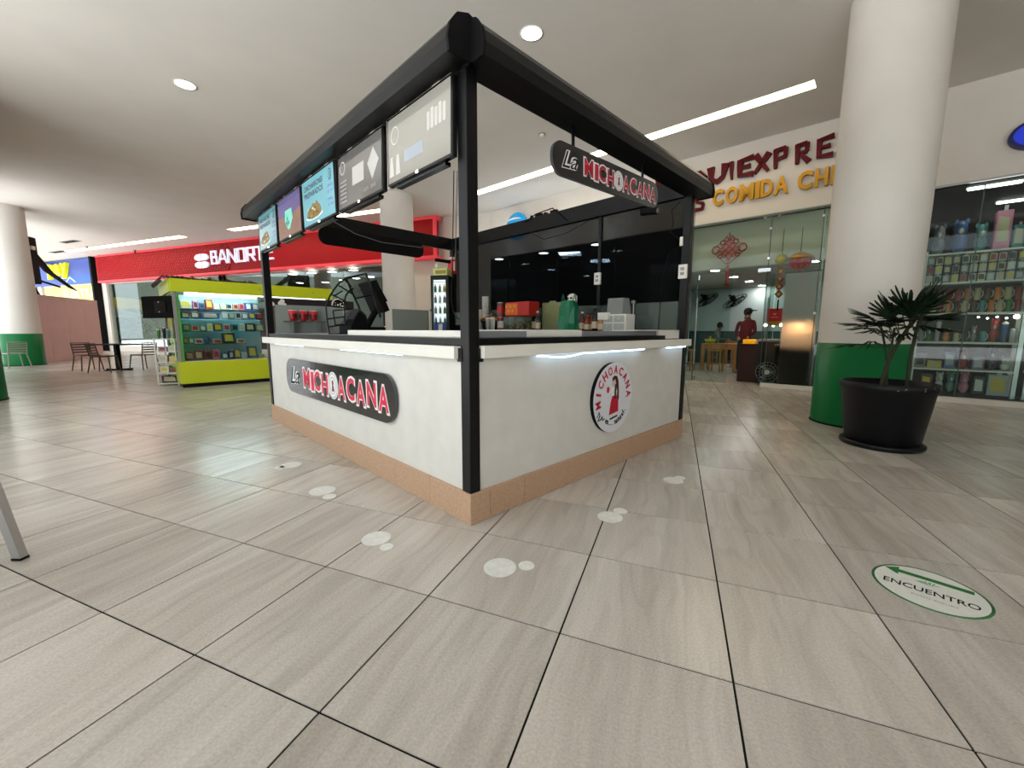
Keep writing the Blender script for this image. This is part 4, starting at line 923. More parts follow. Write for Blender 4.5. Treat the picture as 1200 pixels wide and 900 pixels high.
def sp_(x, y, dy=SY):  # pixel -> (x,z) on the shelf front plane
    d_ = ray(x, y); q = (9.8 + dy) / (d_.x * n1.x + d_.y * n1.y); P = WF1.inverted() @ (Vector((0, 0, H)) + d_ * q); return P.x, P.z
xl, _ = sp_(1084, 330); xr, _ = sp_(1194, 400); ztop = sp_(1120, 294)[1]
shz = [sp_(1140, y)[1] for y in (294, 329.5, 366, 401, 433.5, 464)]
ga = thing('display_rack', 'white display rack full of mugs and toys behind the gift shop glass', 'shelf', WF1 @ tr(xl, SY))
gw = xr - xl
part('side_post', MB().box(-.05, 0, 0, .04, .09, ztop + .02), m_white, ga); part('side_post', MB().box(gw, gw + .05, 0, .04, .09, ztop + .3), m_steel, ga)
part('side_post', MB().box(-.05, 0, .38, .42, .09, ztop), m_white, ga); part('side_post', MB().box(gw, gw + .05, .38, .42, .09, ztop), m_white, ga)
for z in shz[:5]: part('shelf_board', MB().box(-.04, gw + .9 if z == shz[0] or z == shz[1] else gw, 0, .42, z - .03, z), m_white, ga)
part('back_panel', MB().box(-.04, gw, .42, .44, .1, ztop), mat('rack_back', (40, 30, 32), .8), ga)
gb = thing('display_rack', 'second display rack cut by the right picture edge', 'shelf', WF1 @ tr(xr + .12, SY))
part('back_panel', MB().box(0, 1.6, .42, .44, .1, ztop), mat('rack_back'), gb)
for x in (0, 1.55): part('side_post', MB().box(x, x + .04, 0, .04, .09, ztop), m_steel, gb)
for z in shz[2:5]: part('shelf_board', MB().box(.04, 1.55, .02, .42, z - .03, z), m_white, gb)
ordn = ['first', 'second', 'third', 'fourth', 'fifth', 'sixth', 'seventh', 'eighth', 'ninth', 'tenth', 'eleventh', 'twelfth', 'thirteenth', 'fourteenth', 'fifteenth', 'sixteenth', 'seventeenth', 'eighteenth', 'nineteenth', 'twentieth']
PAL = {'red': (150, 24, 30), 'orange': (206, 120, 50), 'cream': (190, 176, 140), 'brown': (92, 56, 34), 'green': (60, 120, 56), 'teal': (70, 130, 130), 'blue': (60, 90, 140), 'black': (22, 22, 26), 'white': (205, 205, 205), 'pink': (200, 120, 150), 'purple': (110, 84, 130), 'yellow': (206, 180, 50), 'grey': (120, 120, 124), 'silver': (176, 178, 182)}
def ware(kind, colour, M, label, w=.14, h=.14, d=.12, cat=None, group=None):
    m = mat('ware_' + colour, PAL[colour], .4)
    m2 = mat('ware_print', (196, 190, 180), .5)
    nm, ct = {'mug': ('mug', 'mug'), 'box': ('boxed_toy', 'box'), 'plush': ('plush_toy', 'soft toy'), 'tumbler': ('tumbler', 'cup'), 'case': ('phone_case_pack', 'packet'), 'bag': ('gift_bag', 'bag'), 'cap': ('cap', 'cap'), 'game': ('game_box', 'box')}[kind]
    t = thing(nm, label, cat or ct, M, group)
    if kind == 'mug':
        r_ = w * .42; part('cup', MB().lathe([(.001, 0), (r_ * .9, 0), (r_, .01), (r_, h), (r_ * .92, h), (r_ * .88, .02), (.001, .02)], 14, (0, d / 2, 0)), m, t)
        part('handle', MB().tube([(r_, d / 2, h * .8), (r_ * 1.45, d / 2, h * .7), (r_ * 1.5, d / 2, h * .4), (r_, d / 2, h * .2)], .007, 5), m2, t)
    elif kind == 'tumbler':
        r_ = w * .42; part('cup', MB().lathe([(.001, 0), (r_ * .72, 0), (r_, h * .86), (r_ * .98, h * .88)], 14, (0, d / 2, 0)), m, t); part('lid', MB().lathe([(r_ * 1.04, h * .86), (r_ * 1.04, h * .93), (.001, h)], 14, (0, d / 2, 0)), m2, t)
    elif kind == 'plush':
        part('body', MB().ball((0, d / 2, h * .3), w * .42, d * .42, h * .3, seg=12, n=8), m, t); part('head', MB().ball((0, d / 2, h * .7), w * .36, d * .38, h * .28, seg=12, n=8), m, t)
        for s_ in (-1, 1): part('ear', MB().ball((s_ * w * .27, d / 2, h * .93), w * .12, d * .1, h * .1, seg=8, n=6), m, t)
        part('snout', MB().ball((0, d * .12, h * .64), w * .14, d * .1, h * .09, seg=8, n=6), m2, t)
    elif kind == 'cap':
        part('crown', MB().ball((0, d / 2, h * .4), w * .45, d * .5, h * .5, seg=12, n=8), m, t); part('peak', MB().box(-w * .35, w * .35, -.06, .02, h * .1, h * .18), m, t)
    else:
        part('carton', MB().bbox(-w / 2, w / 2, 0, d, 0, h, b=.004), m, t)
        a = mat('ware_' + R.choice(['white', 'cream', 'yellow', 'silver', 'black'] if colour != 'white' else ['red', 'blue', 'black']), (1, 1, 1)) if False else None
        c2 = R.choice([k for k in ('white', 'cream', 'yellow', 'silver', 'red', 'black') if k != colour]); part('printed_panel', MB().prism([(-w * .36, h * .2), (w * .36, h * .2), (w * .3, h * .8), (-w * .36, h * .86)], -.002, .0), mat('ware_' + c2, PAL[c2], .4), t)
        if kind in ('bag', 'case'): part('hang_tab', MB().box(-w * .12, w * .12, 0, .008, h, h * 1.12), m2, t)
    return t
def row(M0, x0, x1, z, spec, shelf, y=.06):
    """spec: list of (kind, colour, relative width, h)"""
    tot = sum(q[2] for q in spec); x = x0; cnt = {}
    for k, (kind, colour, rw, h) in enumerate(spec):
        w = (x1 - x0) * rw / tot
        nm = {'mug': 'mug', 'box': 'printed box', 'plush': 'soft toy', 'tumbler': 'tumbler', 'case': 'packet', 'bag': 'gift bag', 'cap': 'cap', 'game': 'game box'}[kind]
        ware(kind, colour, M0 @ tr(x + w / 2, y + R.uniform(0, .03), z) @ rz(R.uniform(-.12, .12)), '%s %s on the %s, %s from left' % (colour, nm, shelf, ordn[k]), w=w * .86, h=h, d=min(.26, w))
        x += w
GM = WF1 @ tr(xl, SY)
hh = [shz[i] - shz[i + 1] - .035 for i in range(5)]
row(GM, 0, gw + .75, shz[0], [('plush', 'grey', .5, .5), ('plush', 'blue', .6, .55), ('plush', 'teal', .5, .45), ('bag', 'pink', .45, .6), ('bag', 'teal', .3, .35), ('bag', 'black', .5, .15), ('bag', 'red', 1.0, .62), ('bag', 'purple', .4, .3)], 'top of the gift shop rack')
u = hh[0] / 3
for r_ in range(3):
    cs = [R.choice(['silver', 'grey', 'silver', 'cream', 'grey']) for _ in range(11)]
    if r_ == 1: cs[2] = 'black'
    row(GM, 0, gw * .96, shz[1] + u * r_, [('case', c, 1, u * .88) for c in cs], ('lower', 'middle', 'upper')[r_] + ' tier of the top gift shelf', y=.02)
row(GM, gw + .05, gw + .8, shz[1], [('plush', 'green', 1, hh[0] * .9), ('plush', 'orange', 1, hh[0] * .7)], 'right end of the top gift shelf')
k1 = ['brown', 'cream', 'red', 'orange', 'brown', 'cream', 'brown', 'teal', 'orange', 'cream', 'green', 'red']
row(GM, 0, gw, shz[2], [('mug', c, 1, hh[1] * .42) for c in k1], 'second gift shelf, front cups')
for k, c in enumerate(['cream', 'brown', 'red', 'red', 'orange', 'cream', 'brown', 'orange', 'cream', 'red']):
    ware('mug', c, GM @ tr(.1 + gw / 10.4 * k, .12, shz[2] + hh[1] * .43), '%s mug stacked in the upper layer of the second gift shelf, %s from left' % (c, ordn[k]), w=gw / 12, h=hh[1] * .42, d=gw / 12)
row(GM, 0, gw, shz[3], [('mug', 'grey', 1, hh[2] * .5), ('plush', 'green', 1, hh[2] * .55), ('tumbler', 'silver', 1, hh[2] * .8), ('plush', 'orange', 1.4, hh[2] * .5), ('mug', 'cream', 1, hh[2] * .4), ('mug', 'black', 1, hh[2] * .5), ('plush', 'grey', 1, hh[2] * .6), ('mug', 'teal', 1, hh[2] * .4), ('plush', 'red', 1.4, hh[2] * .85), ('tumbler', 'blue', 1, hh[2] * .75), ('mug', 'silver', 1, hh[2] * .5)], 'third gift shelf')
row(GM, 0, gw, shz[4], [('box', 'grey', 1.2, hh[3] * .6), ('box', 'yellow', 1.6, hh[3] * .3), ('box', 'blue', 1.2, hh[3] * .7), ('plush', 'red', 1.4, hh[3] * .75), ('box', 'purple', 1.2, hh[3] * .5), ('plush', 'black', 1.1, hh[3] * .9), ('plush', 'white', 1.3, hh[3] * .55)], 'fourth gift shelf')
row(GM, .1, gw, .12, [('box', 'brown', 1, .3), ('plush', 'white', .9, .34), ('plush', 'teal', .9, .36), ('plush', 'pink', 1, .36), ('box', 'black', .9, .3), ('bag', 'silver', 1.6, .34)], 'lowest gift shelf')
row(WF1 @ tr(xr + .12, SY), .06, 1.4, shz[2], [('mug', 'grey', 1, .2), ('tumbler', 'teal', 1, .28), ('plush', 'red', 1.2, .26), ('box', 'black', 1, .22)], 'upper shelf of the second rack')
row(WF1 @ tr(xr + .12, SY), .06, 1.4, shz[3], [('box', 'purple', 1, .2), ('mug', 'white', 1, .18), ('plush', 'grey', 1.2, .28), ('box', 'green', 1, .22)], 'middle shelf of the second rack')
row(WF1 @ tr(xr + .12, SY), .06, 1.4, .12, [('box', 'grey', 1, .2), ('box', 'red', 1, .22), ('box', 'black', 1.2, .24)], 'bottom of the second rack')
lm = thing('case_light', 'row of small bright points inside the gift shop rack', 'lamp', WF1 @ tr(xr - .18, SY + .02, shz[2] - .06))
for q in range(5): part('point_lamp', MB().ball((-.28 + .1 * q, 0, -.02 - .02 * (q % 2)), .014 if q < 4 else .035), m_lamp, lm)

# ================================================================== FACADE 2: bank
m_bred = mat('bank_red', (150, 3, 16), .5, emit=.06, spec=.15); m_glow = mat('bank_glow', (214, 58, 70), .5, emit=.35)
t = thing('bank_sign_band', 'long red sign band with pink lit edges and white bank lettering', 'sign', WF2 @ tr(0, -.35))
part('band', MB().box(-11.6, 8.95, 0, .34, 3.68, 4.86), m_bred, t)
part('lit_edge', MB().box(-11.6, 9.08, -.01, .3, 4.87, 4.95), m_glow, t); part('lit_edge', MB().box(-11.6, 9.08, -.01, .3, 3.58, 3.68), m_glow, t)
part('lit_edge', MB().box(8.95, 9.05, -.01, .1, 3.68, 4.87), m_glow, t)
# hexagonal relief on the left part: small raised studs
hx = MB(); s_ = .1
for i in range(60):
    for j in range(9):
        cx = -11.45 + i * .17 + (.085 if j % 2 else 0); cz = 3.76 + j * .125
        if cx > -1.3 and R.random() < (cx + 1.5) * .8: continue
        hx.prism([(cx + s_ * .8 * math.cos(a), cz + s_ * .75 * math.sin(a)) for a in (0, PI / 3, 2 * PI / 3, PI, 4 * PI / 3, 5 * PI / 3)], -.03, .002)
part('hexagon_relief', hx, m_bred, t, kind='stuff')
# logo
m_bw = mat('bank_white', (226, 226, 246), .4, emit=.5)
def w2p(x, y):
    d_ = ray(x, y); nn = n2; q = (q2 - n2 * .4).dot(nn) / (d_.x * nn.x + d_.y * nn.y); P = WF2.inverted() @ (Vector((0, 0, H)) + d_ * q); return P.x, P.z
xa, _ = w2p(229, 306); xb, _ = w2p(245, 306); zt = w2p(237, 297.5)[1]; zb = w2p(237, 314.5)[1]; cx = (xa + xb) / 2; rr = (xb - xa) / 2; zc = (zt + zb) / 2
lg = thing('bank_logo', 'white double-lobed emblem left of the bank name', 'sign', WF2 @ tr(cx, -.40, zc))
q = (zt - zb) / 2
for s1 in (-1, 1):
    for s2 in (-1, 1):
        pl_ = [(s1 * .04, s2 * .03 * 1), (s1 * rr * .55, s2 * .03), (s1 * rr * .95, s2 * q * .28), (s1 * rr, s2 * q * .6), (s1 * rr * .7, s2 * q * .92), (s1 * .05, s2 * q)]
        part('lobe', MB().prism(pl_ if s1 * s2 > 0 else pl_[::-1], -.04, .04), m_bw, lg)
nm_ = thing('bank_name', 'white squared capital letters BANORTE on the red band', 'sign', WF2 @ tr(0, -.40))
BL = {'B': [(0, 0, 0, 1), (0, 1, .8, 1), (.8, 1, .8, .52), (0, .52, .9, .52), (.9, .52, .9, 0), (.9, 0, 0, 0)], 'A': [(0, 0, .42, 1), (.42, 1, .58, 1), (.58, 1, 1, 0), (.2, .32, .8, .32)], 'N': [(0, 0, 0, 1), (0, 1, 1, 0), (1, 0, 1, 1)],
      'O': [(0, 0, 0, 1), (0, 1, 1, 1), (1, 1, 1, 0), (1, 0, 0, 0)], 'R': [(0, 0, 0, 1), (0, 1, .95, 1), (.95, 1, .95, .45), (.95, .45, 0, .45), (.5, .45, 1, 0)], 'T': [(0, 1, 1, 1), (.5, 1, .5, 0)], 'E': [(0, 0, 0, 1), (0, 1, 1, 1), (0, .52, .85, .52), (0, 0, 1, 0)]}
for ch, xa, xb in (('B', 248.5, 255), ('A', 257, 266), ('N', 268, 276.5), ('O', 279.5, 287), ('R', 290.5, 298.5), ('T', 300.5, 310), ('E', 312, 320)):
    x0, _ = w2p(xa, 305); x1, _ = w2p(xb, 305); z0, hgt = 4.03, .50; w_ = x1 - x0; mb = MB()
    for a, b_, c, d in BL[ch]:
        p0 = Vector((x0 + a * w_, z0 + b_ * hgt)); p1 = Vector((x0 + c * w_, z0 + d * hgt)); dd = (p1 - p0).normalized(); nn = Vector((-dd.y, dd.x)) * .034; p0 = p0 - dd * .034; p1 = p1 + dd * .034
        mb.prism([tuple(p0 + nn), tuple(p0 - nn), tuple(p1 - nn), tuple(p1 + nn)], -.04, .04)
    part('letter', mb, m_bw, nm_)
# the bank's glass, frames, interior
t = thing('glass_front', 'glass front of the bank with a white end post', 'glass wall', WF2)
part('end_post', MB().box(-12.0, -11.6, -.05, .2, 0, 3.6), mat('white_frame', (232, 228, 220), .5), t)
xs = [-11.6, -8.6, -5.9, -4.4]
for a, b_ in zip(xs, xs[1:]): part('pane', MB().box(a, b_ - .03, .04, .05, .3, 3.55), m_pane, t)
for a, b_ in ((-3.6, -.5), (-.5, 2.6), (2.6, 4.6), (4.6, 6.6)): part('pane', MB().box(a, b_ - .03, .04, .05, .3, 3.55), m_pane, t)
part('low_wall', MB().box(-11.6, -4.4, .02, .14, 0, .3), m_white, t); part('low_wall', MB().box(-3.6, 6.6, .02, .14, 0, .3), m_white, t)
for x in (-2.6, -2.35): part('mullion', MB().box(x, x + .09, -.02, .06, 0, 3.6), m_blackm, t)
t = thing('black_pilaster', 'black vertical frame between the blue and red shopfronts', 'frame', WF2 @ tr(-12.15, -.4)); part('upright', MB().box(0, .16, 0, .5, 0, CEIL - .02), m_blackm, t)
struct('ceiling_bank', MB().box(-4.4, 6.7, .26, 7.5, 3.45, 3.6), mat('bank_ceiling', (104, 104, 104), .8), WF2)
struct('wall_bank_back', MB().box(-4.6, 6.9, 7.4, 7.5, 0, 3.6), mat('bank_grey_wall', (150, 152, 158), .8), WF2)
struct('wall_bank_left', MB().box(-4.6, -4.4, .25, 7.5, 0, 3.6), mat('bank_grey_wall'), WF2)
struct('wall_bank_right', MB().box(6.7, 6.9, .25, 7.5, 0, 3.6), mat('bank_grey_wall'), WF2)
for k, (x, y) in enumerate(((343.5, 322), (365.5, 320.5), (389, 319.2), (414, 317.5), (351.5, 332), (381.5, 331.3), (402, 328.8), (417.5, 326.7), (434, 324.8))):
    P = gz(x, y, 3.43)
    if (WF2.inverted() @ P).y < 7.3: downlight(P.x, P.y, 'bank interior downlight, %s, %s row' % (ordn[k % 4 if k < 8 else 4] + ' from left', 'upper' if k < 4 else 'lower'), r=.17, z=3.45, em=mat('lamp_bank', (255, 250, 240), .5, emit=14))
# blue shop left of the bank, yellow front below
t = thing('blue_sign_band', 'blue sign band left of the red bank sign', 'sign', WF2 @ tr(0, -.35))
part('band', MB().box(-18.6, -12.15, 0, .2, 3.62, 4.9), mat('sign_mid_blue', (54, 74, 150), .4, emit=.25), t)
part('skyline', MB().prism([(-15.0, 3.64), (-12.2, 3.64), (-12.2, 4.12), (-12.7, 4.0), (-13.2, 4.15), (-13.6, 3.98), (-14.2, 4.14), (-14.5, 4.0), (-15.0, 4.05)], -.012, .0), mat('skyline_blue', (20, 84, 176), .4, emit=.25), t)
part('white_swoosh', MB().prism([(-14.9, 3.66), (-14.3, 4.02), (-13.7, 3.7), (-13.8, 3.7), (-14.3, 3.95), (-14.8, 3.66)], -.02, -.012), m_white, t)
pa = thing('shop_name', 'fat yellow letters pay with dark sides on the blue band', 'sign', WF2 @ tr(0, -.40))
for ch, xa, xb, z0, hh_ in (('p', 58, 66, 3.92, .82), ('a', 66.5, 73.5, 4.1, .62), ('y', 74, 82, 3.92, .82)):
    x0, _ = w2p(xa, 318); x1, _ = w2p(xb, 318); me = text_mesh(ch, 1, .5, .035, width=(x1 - x0) * .93, height=hh_)
    for v in me.vertices: v.co.y = .04 if v.co.y > 0 else -.12
    me.materials.append(mat('sign_yellow', (226, 226, 20), .4, emit=.35)); part('letter', me, None, pa, tr(x0, 0, z0))
t = thing('yellow_front', 'pale yellow shop front under the blue band with faint white capitals', 'shop front', WF2 @ tr(0, .1))
m_yf = mat('front_yellow', (226, 206, 120), .5, emit=.25)
part('header', MB().box(-18.5, -12.2, 0, .1, 2.7, 3.6), m_yf, t); part('pane', MB().box(-18.5, -13.3, .02, .06, 0, 2.7), mat('front_amber', (190, 150, 50), .4), t)
for k, c in enumerate(((206, 170, 60), (196, 120, 70), (120, 116, 120), (70, 70, 74), (40, 40, 44))): part('poster', MB().box(-13.3, -12.2, .0, .06, 2.15 - .54 * k, 2.68 - .54 * k), mat('poster_%d' % k, c, .5), t)
me = text_mesh('ELEKTRA', 1, .01, .02, width=3.4, height=.5, mats=mat('letter_pale', (240, 232, 200), .5, emit=.3)); part('lettering', me, None, t, tr(-16.3, -.03, 2.9))
# pink temporary hoarding
PA, PB = gz(50, 425), gz(122, 418); dv = (PB - PA); an = math.atan2(dv.y, dv.x); Lp = dv.length
t = thing('hoarding', 'pink plasterboard hoarding wall beside the left column', 'partition', tr(PA.x, PA.y) @ rz(an))
for k in range(4): part('board', MB().box(-.35 + k * (Lp + .35) / 4 + .003, -.35 + (k + 1) * (Lp + .35) / 4 - .003, 0, .08, 0, 2.36), mat('hoarding_pink', (206, 172, 172), .8, var=.04, scale=2), t)
part('batten', MB().box(-.35, Lp, .08, .14, 2.2, 2.3), m_pine, t)
P = PA + dv * .05
t = thing('black_canopy', 'black box canopy above the pink hoarding with loose flap', 'canopy', tr(PA.x, PA.y) @ rz(an))
zt = H + (387 - 310) / 477 * 21.5
part('box', MB().bbox(-.4, .75, .14, .9, 2.75, 4.35, b=.02), m_blackm, t)
part('flap', MB().prism([(.7, 4.28), (.85, 4.22), (1.9, 3.3), (3.1, 2.72), (2.7, 2.8), (1.5, 3.3), (.75, 3.98)], .45, .5), m_blackm, t)
part('strut', MB().cyl((.7, .5, 3.0), (2.2, .5, 2.8), .04, seg=8), m_blackm, t); part('flood_lamp', MB().box(.35, .5, .04, .1, 3.9, 4.02), m_white, t); part('leg', MB().cyl((-.3, .1, 2.3), (-.3, .3, 2.8), .04, seg=8), m_blackm, t)
part('leg', MB().cyl((.5, .1, 2.3), (.5, .3, 2.8), .04, seg=8), m_blackm, t)

# street reflected in the bank's glass, built as solid objects behind it
OF = tr(-26.3, 28.7) @ rz(.742)      # street scene faces the mall, some 39 m from the camera
t = thing('reflected_building', 'green-grey building with yellow awning, a reflection built behind the bank glass', 'building', OF @ tr(0, 4))
part('wall', MB().box(-10, 10, 0, .4, 0, 10), mat('street_wall', (84, 104, 84), .8, var=.2, scale=.8), t)
part('awning', MB().prism([(-6, 2.4), (0, 2.7), (5, 2.1), (5, 2.5), (0, 3.4), (-6, 3.8)], -1.6, 0), mat('awning_yellow', (214, 184, 40), .6), t)
for k in range(6): part('window', MB().box(-5.4 + 2 * k, -3.9 + 2 * k, -.06, 0, 4.7, 6.4), mat('street_glass', (110, 130, 120), .2), t)
part('low_front', MB().box(-8, 8, -.1, 0, 0, 2.7), mat('street_low', (60, 66, 60), .7, var=.3, scale=1.5), t)
t = thing('parasol', 'white parasol, a reflection built behind the bank glass', 'parasol', OF @ tr(-1.3, -1))
part('canopy', MB().lathe([(.02, 2.7), (1.7, 2.15), (1.72, 2.0)], 12), mat('parasol_cloth', (176, 176, 170), .8), t); part('pole', MB().cyl((0, 0, 0), (0, 0, 2.6), .03), m_steel, t)
def leafy(mb, c, r, n, sz, m=0):
    for _ in range(n):
        a, b_, q = R.uniform(0, 2 * PI), R.uniform(-1, 1), R.random() ** .4 * r; s_ = math.sqrt(1 - b_ * b_)
        P = Vector(c) + Vector((q * s_ * math.cos(a), q * s_ * math.sin(a), q * b_ * .8)); d = Vector((R.uniform(-1, 1), R.uniform(-1, 1), R.uniform(-.6, .6))).normalized() * sz; e_ = d.orthogonal().normalized() * sz * .4
        mb.add([P - d, P + e_, P + d, P - e_], [(0, 1, 2, 3)], m)
for k, (x, y, h, lb) in enumerate(((-1.9, -2, 1.7, 'dark green shrub of the reflection behind the bank glass, left one'), (.1, -1.6, 2.0, 'pale green shrub of the reflection behind the bank glass, middle one'), (1.7, -2.2, 1.4, 'low shrub of the reflection behind the bank glass, right one'))):
    t = thing('shrub', lb, 'plant', OF @ tr(x, y)); mb = MB(); leafy(mb, (0, 0, h * .6), h * .55, 420, .13); part('foliage', mb, [mat('leaf_dark', (30, 58, 28), .7), mat('leaf_pale', (110, 124, 60), .7), mat('leaf_dark')][k], t, kind='stuff'); part('stem', MB().cyl((0, 0, 0), (0, 0, h * .5), .04), mat('bark', (80, 60, 44), .8), t)
# cafe table and slatted chairs
m_chair = mat('chair_brown', (84, 68, 56), .5)
def chair(M, label, m=m_chair, group=None):
    t = thing('slatted_chair', label, 'chair', M, group)
    part('seat', MB().bbox(-.21, .21, -.21, .21, .42, .45, b=.01), m, t)
    for x, y, bx, by in ((-.19, -.19, -.05, -.04), (.19, -.19, .05, -.04), (-.19, .19, -.05, .07), (.19, .19, .05, .07)): part('leg', MB().cyl((x, y, .42), (x + bx, y + by, 0), .016, .013, seg=6), m, t)
    fr = part('back_frame', MB().tube([(-.19, .2, .43), (-.2, .27, .78), (.2, .27, .78), (.19, .2, .43)], .015, 6), m, t)
    for k in range(4): part('slat', MB().box(-.19, .19, .215 + .014 * k, .23 + .014 * k, .5 + .07 * k, .54 + .07 * k), m, fr)
    return t
def gp(x, y): p = gz(x, y); return p.x, p.y
x, y = gp(140, 433.5)
t = thing('cafe_table', 'dark pedestal cafe table near the bank window', 'table', tr(x, y) @ rz(-.2))
part('table_top', MB().bbox(-.5, .5, -.35, .35, .72, .75, b=.01), m_blackm, t); part('pedestal', MB().box(-.05, .05, -.05, .05, .02, .72), m_blackm, t); part('base', MB().box(-.45, .45, -.03, .03, 0, .03), m_blackm, t); part('base', MB().box(-.03, .03, -.35, .35, 0, .03), m_blackm, t)
x, y = gp(104, 434); chair(tr(x, y) @ rz(1.2), 'brown slatted chair at the far left side of the cafe table')
x, y = gp(124, 436); chair(tr(x, y) @ rz(1.9), 'brown slatted chair nearest us at the left of the cafe table')
x, y = gp(170, 433); chair(tr(x, y) @ rz(-1.75), 'brown slatted chair to the right of the cafe table')
x, y = gp(19, 431); chair(tr(x, y) @ rz(-1.9), 'pale slatted chair standing before the green base of the left column', mat('chair_grey', (140, 136, 128), .5))

# ================================================================== YELLOW ACCESSORY KIOSK
YM = YF
t = yk = thing('accessory_kiosk', 'lime yellow glazed kiosk of phone accessories left of the snack kiosk', 'kiosk', YM)
part('plinth', MB().box(.04, 3.0, .04, 1.9, 0, .08), m_blackm, t)
part('front_panel', MB().bbox(.0, 3.05, 0, .05, .08, .52, b=.004), m_yel, t); part('side_panel', MB().box(0, .05, .05, 1.9, .08, .52), m_yel, t)
part('fascia', MB().bbox(-.02, 3.05, -.04, .03, 1.90, 2.15, b=.004), m_yel, t); part('fascia', MB().box(-.04, .02, .03, 2.1, 1.9, 2.15), m_yel, t)
part('roof', MB().box(0, 3.0, .03, 2.1, 2.05, 2.09), m_white, t)
for x in (.0, 1.6): part('post', MB().box(x, x + .05, 0, .05, .52, 1.9), m_steel, t)
part('corner_trim', MB().box(.052, .10, .01, .05, .52, 1.88), mat('trim_green', (80, 150, 70), .4), t)
part('post', MB().box(0, .05, 1.85, 1.9, .52, 1.9), m_steel, t)
part('front_pane', MB().box(.10, 1.6, .02, .026, .53, 1.88), m_pane, t); part('side_pane', MB().box(.02, .026, .06, 1.85, .53, 1.88), glass('green_glass', (150, 205, 150), .08), t)
part('back_panel', MB().box(.05, 1.6, .62, .64, .53, 1.88), mat('peg_back', (170, 196, 204), .6), t)
part('tube_lamp', MB().cyl((.2, .1, 1.86), (1.45, .1, 1.86), .02, seg=8), mat('tube_white', (225, 245, 255), .5, emit=60), t)
for z, a, b_ in ((.53, .08, 1.6), (.86, .3, 1.2), (1.12, .08, 1.6), (1.38, .1, 1.6)): part('glass_shelf', MB().box(a, b_, .12, .6, z, z + .012), glass('shelf_glass', (190, 230, 232), .1), t)
part('dark_sign', MB().box(1.62, 3.6, .02, .08, 1.66, 1.88), mat('sign_plum_black', (30, 20, 26), .4), t)
cl = MB()
for q, (cx, cz) in enumerate(((1.9, 1.76), (1.98, 1.72), (1.94, 1.81))): cl.prism(arc_poly(cx, cz, .05, .05, n=12), .012, .02)
cl.prism(arc_poly(1.72, 1.74, .06, .05, n=12), .012, .02); cl.prism([(1.68, 1.74), (1.76, 1.74), (1.72, 1.86)], .012, .02)
part('club_marks', cl, m_white, t)
part('medallion', MB().prism(arc_poly(3.2, 1.78, .16, .16, n=24), .0, .02), m_white, t); part('medallion_field', MB().prism(arc_poly(3.2, 1.78, .13, .13, n=24), -.006, .0), m_blackm, t)
me = text_mesh('LEY', 1, .002, .02, width=.17, height=.12, mats=m_white); part('medallion_lettering', me, None, t, tr(3.115, -.01, 1.72))
part('lit_soffit', MB().box(.2, 2.9, .03, .09, 1.885, 1.9), mat('soffit_glow', (240, 250, 255), .5, emit=3), t)
for x in (1.5, 2.6): part('screw_cover', MB().cyl((x, -.05, 2.03), (x, -.04, 2.03), .014, seg=8), m_grey, t)
th_ = MB()
for k in range(34):
    x = R.uniform(-.1, 1.4); th_.tube([(x, R.uniform(-.02, .5), 2.16), (x + R.uniform(-.08, .08), R.uniform(-.05, .5), 2.2 + R.uniform(0, .03)), (x + .1, .1, 2.165)], .012, 4)
for k in range(14): th_.tube([(-.1, .1 + .13 * k, 2.2), (-.16, .14 + .13 * k, 2.14), (-.13, .2 + .13 * k, 2.1)], .02, 4)
part('roof_debris', th_, mat('dry_brown', (74, 58, 48), .9), t, kind='stuff')
# stock
YS = YF
def stock(x0, x1, z, spec, shelf, y=.16): row(YS, x0, x1, z, spec, shelf, y)
stock(.12, .72, .545, [('box', 'red', 1, .17), ('box', 'red', 1, .19), ('box', 'red', 1, .18), ('box', 'pink', .9, .2)], 'floor of the yellow kiosk case')
stock(.74, 1.56, .545, [('box', 'blue', 1, .12), ('bag', 'black', .8, .16), ('game', 'grey', 1, .2), ('box', 'white', 1, .12), ('box', 'blue', 1.6, .26), ('box', 'silver', 1.2, .08)], 'right floor of the yellow kiosk case')
stock(.3, 1.2, .875, [('case', 'white', 1, .1), ('cap', 'blue', 1, .16), ('box', 'cream', 1.2, .09), ('bag', 'black', 1.6, .22), ('box', 'white', 1.2, .09)], 'low glass shelf of the yellow kiosk')
stock(.12, .3, .875, [('case', 'teal', 1, .12), ('case', 'green', 1, .13)], 'left end of the low glass shelf', .2)
stock(.12, 1.58, 1.135, [('case', 'green', 1, .14), ('case', 'cream', 1, .12), ('case', 'green', .8, .12), ('case', 'white', .8, .16), ('box', 'brown', 1.2, .16), ('case', 'silver', 1, .15), ('case', 'teal', 1, .14), ('case', 'white', .8, .16), ('case', 'black', 1.4, .17), ('case', 'grey', 1.2, .15)], 'middle glass shelf of the yellow kiosk')
stock(.12, 1.58, 1.395, [('case', 'black', 1, .12), ('case', 'brown', 1, .13), ('box', 'blue', 2.4, .12), ('case', 'silver', .8, .14), ('case', 'teal', .8, .12), ('case', 'silver', .8, .15), ('case', 'grey', .8, .13), ('case', 'blue', .9, .14), ('case', 'black', 1, .12)], 'top glass shelf of the yellow kiosk')
stock(.14, 1.56, 1.60, [('case', 'white', 1.3, .17), ('case', 'pink', .6, .16), ('case', 'blue', .7, .12), ('case', 'red', .8, .2), ('case', 'white', .7, .13), ('case', 'cream', .7, .13), ('case', 'white', .7, .13), ('case', 'cream', .7, .13), ('case', 'pink', .7, .14), ('case', 'blue', .8, .16), ('case', 'blue', .8, .16)], 'hooks under the tube lamp of the yellow kiosk', .42)
